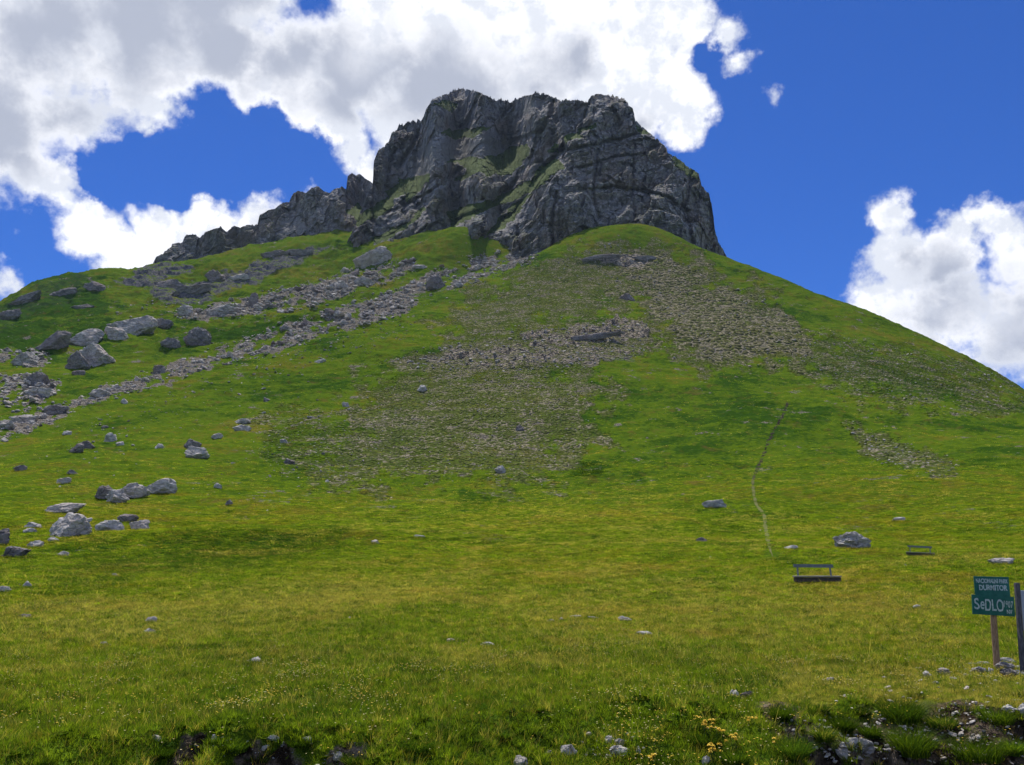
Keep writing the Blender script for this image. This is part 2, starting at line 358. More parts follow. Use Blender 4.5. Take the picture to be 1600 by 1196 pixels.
def new_mat(name, rough=.9, spec=.25):
    m = bpy.data.materials.new(name); m.use_nodes = True; h = NT(m.node_tree)
    b = h.n('ShaderNodeBsdfPrincipled'); b.inputs['Roughness'].default_value = rough; b.inputs['Specular IOR Level'].default_value = spec
    h.nt.links.new(b.outputs[0], h.n('ShaderNodeOutputMaterial').inputs[0]); return m, h, b
def bump(h, b, height, strength, dist):
    o = h.n('ShaderNodeBump'); o.inputs['Strength'].default_value = strength; o.inputs['Distance'].default_value = dist
    h.put(o.inputs['Height'], height); h.nt.links.new(o.outputs[0], b.inputs['Normal'])

# ------------------------------------------------------------------ materials
def turf_colour(h, pos, dry=None, lush=None):
    """meadow turf: lush green, olive and straw mixed in patches of several sizes; used for the ground and for the tufts"""
    a = h.noise(pos, .035, 4, .6); b = h.noise(pos, .22, 4, .62); c = h.noise(pos, 1.3, 4, .6)
    f = h.m('ADD', h.m('MULTIPLY', a, 1.3), h.m('ADD', h.m('MULTIPLY', b, .9), h.m('MULTIPLY', c, .7)))       # about 1.45
    f = h.m('SUBTRACT', f, .34)
    if dry is not None: f = h.m('ADD', f, h.m('MULTIPLY', dry, .30))
    if lush is not None: f = h.m('SUBTRACT', f, h.m('MULTIPLY', lush, .35))
    col = h.mix(h.ss(f, .80, 1.10), (.032, .078, .008), (.090, .148, .010))
    col = h.mix(h.ss(f, 1.12, 1.38), col, (.135, .140, .016))
    col = h.mix(h.m('MULTIPLY', h.ss(f, 1.36, 1.70), .8), col, (.260, .190, .055))
    br = h.noise(h.v('MULTIPLY', pos, (.30, .16, .3)), 1., 5, .65)           # reddish seed heads standing in drifts
    col = h.mix(h.m('MULTIPLY', h.ss(br, .54, .70), .55), col, (.125, .085, .026))
    dk = h.noise(h.v('MULTIPLY', h.v('ADD', pos, (31, 7, 0)), (.42, .20, .5)), 1., 4, .6)
    col = h.mix(h.m('MULTIPLY', h.ss(dk, .55, .70), .38), col, (.022, .060, .007))
    return col, c
def make_ground():
    m, h, b = new_mat('alpine turf', 1., .0)
    pos = h.n('ShaderNodeNewGeometry').outputs['Position']
    st, sc, oc, dry, lush, soil = (h.attr(n) for n in ('stony', 'scree', 'outcrop', 'dry', 'lush', 'soil'))
    col, c = turf_colour(h, pos, dry, lush)
    n3 = h.noise(pos, 1.1, 6, .7); n4 = h.noise(pos, 4.5, 4, .65); n5 = h.noise(pos, .16, 3, .6)
    # stones and bare earth between tufts
    ston = h.mix(h.ss(n4, .35, .66), (.19, .16, .11), (.46, .40, .30))
    ston = h.mix(h.ss(h.noise(pos, .5, 3), .45, .65), ston, (.20, .175, .16))
    e = h.m('ADD', h.m('MULTIPLY', st, .46), h.m('MULTIPLY', h.m('SUBTRACT', h.m('ADD', n3, h.m('MULTIPLY', n5, .7)), .85), 2.4))
    kst = h.m('MULTIPLY', h.ss(e, .26, .46), h.ss(st, .03, .25))
    wp = h.v('ADD', h.v('MULTIPLY', pos, (1, .8, 1.5)), h.v('SCALE', h.noise(pos, .9, 3, col=True), sc=.8))
    cush1 = h.m('SUBTRACT', h.voro(wp, .42, 'DISTANCE_TO_EDGE'), h.m('MULTIPLY', h.m('SUBTRACT', n3, .5), .22)); cush2 = h.m('SUBTRACT', h.voro(wp, .95, 'DISTANCE_TO_EDGE'), h.m('MULTIPLY', h.m('SUBTRACT', n3, .5), .5))
    big = h.ss(st, .66, .86); cush = h.m('ADD', h.m('MULTIPLY', cush1, big), h.m('MULTIPLY', cush2, h.m('SUBTRACT', 1., big)))
    tus = h.m('MULTIPLY', h.ss(cush, .035, .11), h.ss(h.m('ADD', st, h.m('MULTIPLY', h.m('SUBTRACT', n5, .5), 1.0)), .12, .40)); dome = h.m('MULTIPLY', h.ss(cush, .0, .34), h.ss(st, .03, .3))
    col = h.mix(kst, col, ston)
    col = h.mix(h.m('MULTIPLY', tus, .85), col, h.mix(n3, h.mix(big, (.075, .110, .022), (.022, .036, .010)), h.mix(big, (.135, .150, .050), (.058, .066, .022))))
    col = h.mix(h.m('MULTIPLY', h.ss(st, .1, .8), .30), col, (.13, .125, .06))
    rock = h.mix(h.ss(h.noise(pos, .9, 6, .7), .35, .68), (.06, .062, .07), (.20, .19, .185))
    rock = h.mix(h.ss(st, .2, .6), rock, h.mix(h.ss(h.noise(pos, .9, 6, .7), .38, .6), (.10, .09, .08), (.42, .36, .29)))
    col = h.mix(h.ss(h.m('ADD', sc, h.m('MULTIPLY', h.m('SUBTRACT', h.m('MULTIPLY_ADD', n5, 1.6, n3), 1.3), 1.9)), .50, .66), col, h.mix(h.ss(n4, .4, .62), (.07, .06, .045), (.30, .27, .23)))
    # outcrop: only the steep faces are bare
    nz = h.n('ShaderNodeSeparateXYZ'); h.nt.links.new(h.n('ShaderNodeNewGeometry').outputs['Normal'], nz.inputs[0])
    steep = h.ss(h.m('ADD', nz.outputs[2], h.m('MULTIPLY', h.m('SUBTRACT', n3, .5), .7)), .88, .70)
    col = h.mix(h.m('MULTIPLY', h.ss(oc, .1, .4), steep), col, rock)
    so = h.mix(h.ss(n4, .4, .6), (.028, .020, .014), h.mix(h.ss(n5, .4, .6), (.10, .075, .052), (.36, .29, .21)))  # bare soil, darkened so the shade of the hollows lies in its colour
    col = h.mix(h.ss(h.m('ADD', soil, h.m('MULTIPLY', h.m('SUBTRACT', n3, .5), 1.0)), .45, .6), col, so)
    h.put(b.inputs['Base Color'], col)
    bump(h, b, h.m('ADD', h.m('ADD', h.m('MULTIPLY', n3, .7), h.m('MULTIPLY', n4, .3)), h.m('MULTIPLY', dome, 1.3)), 1., .55)
    return m
def make_tuft_mat(name, tint, amt, shift):
    m, h, b = new_mat(name, 1., .0)
    pos = h.v('ADD', h.n('ShaderNodeNewGeometry').outputs['Position'], (0, 0, 0))
    col, _ = turf_colour(h, pos, shift)
    col = h.mix(amt, col, tint)
    r = h.n('ShaderNodeObjectInfo').outputs['Random']
    col = h.mix(1., col, h.mix(r, (.8, .84, .7), (2.8, 2.55, 2.2)), 'MULTIPLY')
    h.put(b.inputs['Base Color'], col)
    tr = h.n('ShaderNodeBsdfTranslucent'); h.put(tr.inputs[0], h.mix(1., col, (1.5, 1.5, .5), 'MULTIPLY'))
    mx = h.n('ShaderNodeMixShader'); mx.inputs[0].default_value = .5
    out = [n for n in h.nt.nodes if n.type == 'OUTPUT_MATERIAL'][0]
    h.nt.links.new(b.outputs[0], mx.inputs[1]); h.nt.links.new(tr.outputs[0], mx.inputs[2]); h.nt.links.new(mx.outputs[0], out.inputs[0])
    return m
def make_rock(name, darkc, lightc, warm, scale=1., grass=False, lichen=.3, bd=.15):
    m, h, b = new_mat(name, .92, .2)
    pos = h.n('ShaderNodeNewGeometry').outputs['Position']
    st = h.v('MULTIPLY', pos, (1, 1, 1.7))
    a = h.noise(st, .55 * scale, 7, .68); c = h.noise(pos, 3.2 * scale, 6, .7); w = h.noise(pos, .12 * scale, 4, .6)
    col = h.mix(h.ss(a, .34, .66), darkc, lightc)
    col = h.mix(h.m('MULTIPLY', h.ss(w, .42, .68), .7), col, warm)
    col = h.mix(h.m('MULTIPLY', h.ss(c, .56, .72), lichen), col, tuple(min(.5, x * 1.35) for x in lightc))
    crack = h.ss(h.voro(h.v('ADD', st, h.v('SCALE', h.noise(pos, 1.2 * scale, 3, col=True), sc=.8 / scale)), .8 * scale, 'DISTANCE_TO_EDGE'), .0, .045)
    col = h.mix(h.m('MULTIPLY', h.m('SUBTRACT', 1., crack), .22 if grass else .5), col, tuple(x * .45 for x in darkc))
    if grass:
        gr, _ = turf_colour(h, pos, -.1)
        gn = h.n('ShaderNodeSeparateXYZ'); h.nt.links.new(h.n('ShaderNodeNewGeometry').outputs['Normal'], gn.inputs[0])
        pale = h.attr('pale'); col = h.mix(h.m('MULTIPLY', h.ss(h.m('ADD', pale, h.m('MULTIPLY', h.m('SUBTRACT', a, .5), 1.3)), .35, .65), .85), col, h.mix(c, (.20, .195, .19), (.40, .385, .36)))  # lit slabs: sunlight put into a paler stone colour
        gk = h.ss(h.m('ADD', h.attr('turf'), h.m('MULTIPLY', h.m('SUBTRACT', a, .5), 1.1)), .42, .58)
        gk2 = h.m('MULTIPLY', h.ss(h.m('ADD', gn.outputs[2], h.m('MULTIPLY', h.m('SUBTRACT', w, .5), .8)), .70, .86), h.m('SUBTRACT', 1., pale, clamp=True))
        col = h.mix(h.m('MAXIMUM', gk, h.m('MULTIPLY', gk2, .85)), col, h.mix(h.ss(c, .35, .65), (.045, .085, .012), (.115, .165, .024)))
    h.put(b.inputs['Base Color'], col)
    bump(h, b, h.m('ADD', h.m('MULTIPLY', a, .8), h.m('ADD', h.m('MULTIPLY', c, .35), h.m('MULTIPLY', crack, .25))), 1., bd / scale)
    return m
def plain(name, c1, c2, scale=6, rough=.85, stretch=(1, 1, 1), bstr=.4, bd=.01):
    m, h, b = new_mat(name, rough, .3); pos = h.n('ShaderNodeTexCoord').outputs['Object']
    n = h.noise(h.v('MULTIPLY', pos, stretch), scale, 6, .65)
    h.put(b.inputs['Base Color'], h.mix(h.ss(n, .35, .65), c1, c2)); bump(h, b, n, bstr, bd); return m
M_GROUND = make_ground()
M_CLIFF = make_rock('cliff limestone', (.21, .21, .225), (.50, .475, .455), (.38, .295, .25), .45, True, .25, 1.2)
M_RIDGE = make_rock('ridge limestone', (.18, .18, .19), (.46, .43, .41), (.34, .265, .225), .6, True, .3, .8)
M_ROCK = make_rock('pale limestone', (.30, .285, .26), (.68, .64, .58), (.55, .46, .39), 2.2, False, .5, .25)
M_DARK = make_rock('dark limestone', (.15, .14, .14), (.34, .315, .30), (.26, .20, .175), 1.0, False, .4, .4)  # dark stone; on shaded boulders their shade is put into this colour
M_BOULD = make_rock('big limestone', (.27, .255, .235), (.62, .575, .52), (.50, .42, .355), .8, False, .5, .5)
M_SCREE = make_rock('scree stone', (.26, .24, .22), (.62, .58, .52), (.46, .39, .33), 3.0, False, .5, .15)
M_WHITE = make_rock('white stone', (.34, .33, .31), (.60, .58, .54), (.46, .42, .36), 5, False, .4, .08)
M_WOOD_SHADE = plain('weathered wood shade tone', (.035, .03, .026), (.13, .11, .10), 9, .85, (1, 8, 8), .6)  # shade of the seat front and underside put into the dark wood colour
M_WOOD_LIT = plain('weathered grey seat wood lit tone', (.20, .18, .15), (.36, .33, .28), 9, .85, (1, 8, 8), .6)  # sunlight on the seat top put into the paler wood colour
M_BLUEW = plain('faded blue grey paint', (.10, .125, .13), (.20, .23, .24), 9, .8, (1, 8, 8), .4)
M_POST = plain('brown post wood', (.24, .14, .075), (.46, .30, .18), 12, .85, (6, 6, 1), .6)
M_GPOST = plain('grey post wood', (.06, .055, .065), (.15, .14, .15), 12, .85, (6, 6, 1), .6)
M_GREEN = plain('dark green sign paint', (.006, .105, .080), (.018, .15, .115), 7, .5, (1, 1, 1), .15)
M_LETTER = plain('white hand painted letters', (.30, .42, .40), (.62, .70, .68), 30, .7, (1, 1, 1), .1)
M_PANEL = plain('pale blue board', (.36, .38, .46), (.46, .48, .56), 5, .4, (1, 1, 1), .05)
M_YEL = plain('yellow petals', (.75, .50, .03), (.85, .62, .08), 20, .7)
M_CREAM = plain('cream petals', (.62, .50, .20), (.75, .66, .36), 20, .7)
M_STEM = plain('green stem', (.04, .08, .01), (.07, .12, .02), 20, .7)
M_TRAIL = None

# ------------------------------------------------------------------ ground: one sheet, fine ahead of the camera and coarse elsewhere
az_f = np.linspace(-37, 37, 1180); az_c = np.concatenate([np.linspace(-180, -37.6, 90), az_f, np.linspace(37.6, 180, 90)])
r_ = np.concatenate([np.linspace(.4, 5.5, 14)[:-1], np.exp(np.linspace(math.log(5.5), math.log(90), 300))[:-1],
    np.exp(np.linspace(math.log(90), math.log(200), 210))[:-1], np.linspace(200, 470, 560)[:-1], np.linspace(470, 620, 70)[:-1], np.exp(np.linspace(math.log(620), math.log(3500), 24))])
AZ, RR = np.meshgrid(np.radians(az_c), r_, indexing='ij')
gx, gy = RR * np.sin(AZ), RR * np.cos(AZ)
rim = sstep(RR, 650, 1200)
gz, Q = land(gx, gy, True, True)
gz = np.where(np.isfinite(gz), gz, 0) * (1 - rim) + rim * (-60 + 6 * perlin(gx / 300, gy / 300, 1.))
V = np.stack([gx, gy, gz], -1).reshape(-1, 3)
soil = bare_bank(gx, gy)
me = mesh_np('meadow', V, grid_faces(len(az_c), len(r_))[:, ::-1], M_GROUND)
for k in ('stony', 'scree', 'outcrop', 'dry', 'lush'): fattr(me, k, Q[k])
fattr(me, 'soil', soil)
tag(link('ground', me), 'steep grassy mountainside rising from a flowering meadow', None, None, 'structure')

# ------------------------------------------------------------------ rock walls: skyline traced along x, real depth stepping back over ledges
def rock_wall(name, x0, x1, nx, nv, sky_pts, bot_pts, d_pts, turf_polys, lit_polys, mat, seed, kc=.22, dip=-.42, amp=.8, label='', back=30, jag=1.9, size=1., gullies=(), bulges=()):
    xs = np.linspace(x0, x1, nx); sp, bp, dp = (np.array(q, float) for q in (sky_pts, bot_pts, d_pts))
    top = np.interp(xs, sp[:, 0], sp[:, 1]); bot = np.interp(xs, bp[:, 0], bp[:, 1]); D0 = np.interp(xs, dp[:, 0], dp[:, 1])
    top = top + jag * (1.3 * fbm(xs / 6, seed, 0, 4, .6) + 2.6 * (np.round(2.2 * fbm(xs / 4.2, seed, 4, 3, .7)) / 2.2))
    v = np.linspace(0, 1, nv); PX = xs[:, None] + 0 * v[None]; PY = bot[:, None] + (top - bot)[:, None] * v[None]
    wx, wy = 9 * fbm(PX / 16, PY / 12, seed, 5, .65), 8 * fbm(PX / 16, PY / 12, seed + 9, 5, .65)
    def fld(L, soft):
        o = np.zeros(PX.shape)
        for P in L: o = np.maximum(o, sstep(poly_sd(PX + wx, PY + wy, P), -soft, soft))
        return o
    turf = fld(turf_polys, 3.); pale = fld(lit_polys, 5.)
    # beds dip down to the left: ledge - wall - ledge
    s = (PY - dip * (PX - 800)) + 8 * fbm(PX / 40, PY / 40, seed, 3)
    led = perlin(s / 9 / size, PX / 90, seed) + .6 * perlin(s / 3.6 / size, PX / 40, seed + 3)
    k = kc * (.30 + 2.9 * sstep(led, .12, .5)); k = k * (1 - turf) + 1.0 * turf; k = k * (1 - pale) + np.maximum(k, .40) * pale
    k = .35 * k + .65 * hblur(k, 16)
    dy = np.abs(np.diff(PY, axis=1)); D = D0[:, None] + np.concatenate([np.zeros((nx, 1)), np.cumsum(k[:, 1:] * dy, 1)], 1); D = .3 * D + .7 * hblur(D, 14)
    hard = 1 - .55 * turf
    D = D - amp * (1 - .4 * turf) * (5.5 * fbm(PX / 62 / size, (PY - .3 * PX) / 90 / size, seed + 5, 3, .5))
    for L, wd, dp in gullies: D = D + dp * np.exp(-(line_d(PX + .6 * wx, PY + .6 * wy, L) / wd) ** 2)
    for cx_, cy_, rx_, ry_, dp in bulges: D = D - dp * np.exp(-((PX - cx_) / rx_) ** 4 - ((PY - cy_) / ry_) ** 4)
    x, y, z = at(PX, PY, D)
    wxx, wzz = 1.6 * fbm(x / 9, y / 9, z / 9, 2), 1.6 * fbm(x / 9, y / 9, z / 9 + 9, 2)
    bx, by, bz = x + wxx, y, (z + wzz - .42 * x)
    o = 0
    for cx_, cy_, cz_, am, gr in ((13, 30, 22, 8.0, .5), (5.0, 12, 9.0, 3.6, .35), (2.1, 5, 3.2, 1.5, .25), (.9, 3, 1.1, .5, .0)):
        val, gap = blocks(bx / cx_ / size + seed, by / cy_ / size, bz / cz_ / size); o = o + am * val - gr * (1 - sstep(gap, 0, .05))
    bed = (z - .42 * x) / 3.6 / size + .5 * fbm(x / 14, y / 14, z / 14, 2); bf = bed - np.floor(bed); o = o + 1.5 * (bf - .5) * (.5 + perlin(x / 18, y / 18, z / 9))
    o = o + .55 * fbm(x / 1.6, y / 1.6, z / 1.1, 3, .6)
    fade = hard * (1 - .45 * pale)
    D2 = D - amp * fade * o * size; q = D2 / D
    x, z, y = x * q, EYE + (z - EYE) * q, D2
    x = x + amp * .28 * fbm(y / 3, z / 2.2, x / 2.2, 3, .6); z = z + amp * .28 * hard * fbm(z / 2.5, x / 2.2, y / 3 + 7, 3, .6)
    # far side of the mountain, rounding over and down
    t = np.linspace(0, 1, back + 1)[1:]; bxs = x[:, -1:] * (1 + 0 * t); dd = 70 * size
    by_ = y[:, -1:] + dd * np.sin(t * math.pi / 2)[None] + amp * 1.5 * fbm(x[:, -1:] / 5, t[None] * 9, seed, 3) * (t > 0)
    bz_ = z[:, -1:] - (z[:, -1:] - z[:, :1] + 25) * (1 - np.cos(t * math.pi / 2))[None]
    bxs = bxs * (by_ / y[:, -1:]) * 1.0
    V = np.stack([np.concatenate([x, bxs], 1), np.concatenate([y, by_], 1), np.concatenate([z, bz_], 1)], -1)
    V = np.concatenate([V, np.concatenate([V[:, :1] + [0, 0, 0], V[:, -1:]], 1)[:, :0]], 1)
    me = mesh_np(name, V.reshape(-1, 3), grid_faces(nx, nv + back), mat, False)
    zb = np.zeros((nx, back)); fattr(me, 'turf', np.concatenate([turf, zb], 1)); fattr(me, 'pale', np.concatenate([pale, zb], 1))
    return tag(link(name, me), label, None, None, 'structure')
PEAK_SKY = [(536,402),(545,372),(556,350),(566,325),(576,300),(582,292),(584,252),(590,236),(600,229),(607,222),(612,208),(618,204),(622,196),(632,195),(640,189),(650,191),(653,184),(657,190),(662,182),(666,170),(675,156),(690,150),(705,143),(722,139),(735,141),(750,145),(765,152),(775,158),(783,154),(792,158),(798,161),(806,155),(818,151),(836,146),(850,146),(862,151),(872,155),(886,157),(905,157),(917,160),(924,150),(932,147),(944,148),(955,150),(966,151),(978,157),(984,166),(989,171),(993,187),(1002,197),(1015,208),(1028,218),(1040,230),(1046,240),(1060,248),(1074,260),(1086,267),(1092,272),(1096,290),(1108,302),(1112,320),(1115,340),(1117,360),(1123,380),(1130,390),(1136,403),(1140,412)]
PEAK_BOT = [(536,412),(600,415),(700,412),(800,418),(860,412),(920,392),(985,376),(1050,388),(1100,402),(1140,420)]
PEAK_D = [(536,452),(560,432),(600,420),(660,408),(740,402),(800,398),(860,392),(930,389),(1000,390),(1050,394),(1090,402),(1115,415),(1140,440)]
TURF = [[(600,300),(622,286),(650,280),(640,300),(612,312)], [(700,332),(740,318),(764,322),(735,345),(705,354)], [(838,262),(870,248),(884,262),(850,280),(830,284)], [(745,262),(790,252),(818,256),(800,272),(760,276)], [(880,215),(905,206),(912,214),(885,226)],
 [(695,253),(710,249),(748,247),(782,241),(797,231),(824,226),(826,236),(819,255),(797,260),(768,258),(748,268),(724,280),(710,284),(729,265),(719,255)],
 [(685,207),(705,203),(739,200),(770,197),(758,204),(734,217),(710,217)], [(620,280),(649,275),(671,271),(673,284),(656,297),(637,316),(627,314),(644,289),(620,289)],
 [(860,270),(833,280),(807,294),(773,311),(741,323),(715,338),(717,345),(746,335),(790,318),(831,299),(860,280)], [(807,316),(780,340),(758,367),(766,366),(802,346),(826,310),(831,300)],
 [(855,239),(867,222),(876,227),(874,237)], [(901,203),(935,193),(932,200),(903,208)], [(1048,239),(1070,250),(1092,268),(1095,285),(1073,275),(1053,254)], [(995,195),(1017,208),(1005,212),(996,206)],
 [(610,420),(625,398),(656,386),(685,379),(710,367),(731,357),(722,372),(735,420)], [(680,165),(700,155),(720,160),(705,175)], [(548,345),(600,310),(620,300),(610,330),(560,352)], [(580,372),(640,345),(660,322),(668,328),(630,360),(590,385)], [(555,398),(610,380),(640,372),(620,398)]]
LIT_SLABS = [[(622,280),(637,255),(666,226),(690,214),(720,222),(782,224),(790,236),(748,246),(695,255),(671,268),(650,276)], [(773,197),(782,215),(760,225),(745,222)], [(858,197),(831,224),(836,212)], [(807,170),(835,156),(860,160),(858,178),(830,180)],  # slabs that catch the sun, painted paler and tilted back
 [(640,352),(662,330),(668,336),(650,360)], [(936,246),(980,238),(1005,228),(1003,233),(960,248),(930,256)], [(905,272),(935,262),(930,275),(900,285)], [(930,310),(950,312),(945,318)], [(548,405),(600,385),(605,390),(570,412)]]
rock_wall('summit_cliffs', 536, 1140, 900, 470, PEAK_SKY, PEAK_BOT, PEAK_D, TURF, LIT_SLABS, M_CLIFF, 3.3, label='dark craggy limestone summit with grassy ledges',
 gullies=[([(868,158),(850,200),(822,215),(800,222)], 4, 7), ([(845,205),(830,245),(800,295),(755,330),(712,346)], 5, 8), ([(880,232),(850,264),(806,330),(752,372)], 5, 8), ([(1003,205),(985,214),(930,226),(880,236)], 3, 6),
  ([(1030,222),(1010,240),(960,246),(905,262)], 3, 5), ([(618,235),(606,262),(602,292)], 3.5, 8), ([(672,172),(655,205),(640,235),(620,262)], 4, 6), ([(905,298),(960,292),(1040,306),(1075,330)], 3.5, 5), ([(1082,270),(1068,320),(1082,380)], 4, 6),
  ([(935,235),(925,300),(935,340)], 3, 4), ([(990,250),(985,300),(990,340)], 3, 3.5), ([(672,300),(655,340),(640,380)], 3.5, 5), ([(720,262),(690,290),(650,312),(600,338)], 3.5, 5), ([(870,300),(862,350),(866,395)], 3, 5), ([(805,330),(812,390)], 3, 4), ([(748,150),(735,185),(720,200)], 3, 4), ([(798,165),(780,192)], 3.5, 5), ([(920,165),(905,200)], 3, 4)],
 bulges=[(958, 278, 50, 34, 7), (885, 350, 38, 40, 4), (700, 168, 34, 22, 4), (600, 262, 16, 30, 4), (955, 178, 34, 22, 5), (1045, 320, 34, 46, 4), (770, 300, 40, 14, 4), (645, 355, 26, 24, 4), (725, 345, 18, 20, 3), (720, 262, 18, 10, 4)])
RIDGE_SKY = [(196,436),(215,424),(238,414),(244,402),(262,391),(270,381),(284,379),(291,367),(306,367),(312,372),(322,362),(345,355),(354,363),(366,353),(376,356),(385,352),(402,352),(405,338),(420,328),(430,326),(442,317),(452,316),(456,304),(466,298),(478,302),(488,293),(498,291),(504,298),(514,302),(524,295),(534,292),(541,297),(543,276),(550,270),(556,275),(562,271),(570,279),(579,284),(586,293),(594,312),(600,330)]
RIDGE_BOT = [(196,445),(240,430),(300,420),(400,400),(480,385),(545,380),(600,385)]
RIDGE_D = [(196,460),(240,462),(300,468),(400,474),(500,478),(545,476),(600,480)]
rock_wall('rock_ridge', 196, 600, 620, 150, RIDGE_SKY, RIDGE_BOT, RIDGE_D, [[(540,330),(560,318),(575,330),(560,345)]], [[(556,318),(570,310),(578,330),(565,340)], [(440,345),(470,340),(480,360),(430,372)]], M_RIDGE, 11.7, kc=.22, dip=.9, amp=.70, label='jagged grey rock ridge running down to the left of the summit', back=16, jag=1.1, size=.60)
print('walls done', flush=True)
# ------------------------------------------------------------------ rocks
import mathutils
_ico = {}
def ico(n):
    if n not in _ico:
        import bmesh
        b = bmesh.new(); bmesh.ops.create_icosphere(b, subdivisions=n, radius=1)
        _ico[n] = (np.array([v.co[:] for v in b.verts]), np.array([[v.index for v in f.verts] for f in b.faces])); b.free()
    return _ico[n]
def rock_shape(seed, sub=4, planes=16, rough=.10, flat=0., lumps=.07):
    """a broken limestone block: sphere cut by random planes, then pitted"""
    rg = np.random.default_rng(seed); V, F = ico(sub)
    N = rg.normal(size=(planes, 3)); N /= np.linalg.norm(N, axis=1)[:, None]; Hh = rg.uniform(.62, 1.0, planes)
    dt = V @ N.T; rr = np.where(dt > .05, Hh[None] / np.maximum(dt, .05), 9).min(1); rr = np.minimum(rr, 1.25)
    P = V * rr[:, None]; q = P + seed * 3.7
    d = lumps * fbm(q[:, 0] * 1.3, q[:, 1] * 1.3, q[:, 2] * 1.3, 2) + rough * fbm(q[:, 0] * 3.5, q[:, 1] * 3.5, q[:, 2] * 3.5, 4, .6)
    f1, f2, rid = cells(q[:, 0] * 1.6, q[:, 1] * 1.6, q[:, 2] * 2.2)
    bv, bg = blocks(q[:, 0] * 1.9, q[:, 1] * 1.9, q[:, 2] * 2.6); d = d + 2.0 * rough * bv
    d = d + rough * 1.3 * (rid - .5) * sstep(f2 - f1, 0, .15) - rough * .7 * (1 - sstep(f2 - f1, 0, .09))
    return P * (1 + d)[:, None], F
_seed = [100]
def rock_mesh(w, dpt, hgt, sub, lean=0., rough=.10, planes=16, mat=None, seed=None):
    _seed[0] += 1; P, F = rock_shape(seed or _seed[0], sub, planes, rough)
    P = P / np.array([P[:, 0].max() - P[:, 0].min(), P[:, 1].max() - P[:, 1].min(), P[:, 2].max() - P[:, 2].min()])
    P = P * [w, dpt, hgt]; P[:, 0] += lean * P[:, 2]
    return P, F
def put_rock(px, pyb, wpx, hpx, label, mat, name='boulder', cat='boulder', group=None, lean=0., dk=.8, planes=11, rough=.075, sink=.28, tilt=0., seed=None):
    """pyb: photo row of the foot of the rock"""
    x, y, z, mpp = (float(t[0]) for t in hit(px, pyb)); w, hh = wpx * mpp, hpx * mpp
    sub = 5 if wpx > 34 else (4 if wpx > 14 else 3)
    H = hh * 1.0 / (1 - sink) ; dpt = min(w, max(H, w * .5)) * dk + .0
    P, F = rock_mesh(w * 1.04, dpt, H, sub, lean, rough, planes, seed=seed)
    ca, sa = math.cos(tilt), math.sin(tilt)
    P = np.stack([P[:, 0] * ca - P[:, 2] * sa, P[:, 1], P[:, 0] * sa + P[:, 2] * ca], 1)
    me = mesh_np(name, P, F, mat, False)
    y2 = y + dpt * .35; z2 = float(land(np.array([x * y2 / y]), np.array([y2]))[0])
    o = link(name, me, None, (x * y2 / y, y2, max(z, z2 - hh * .4) + hh - H / 2))
    if y < 130 and wpx > 8: FEET.append((x * y2 / y, y2, w * .52, dpt * .5))
    return tag(o, label, cat, group)
FEET = []
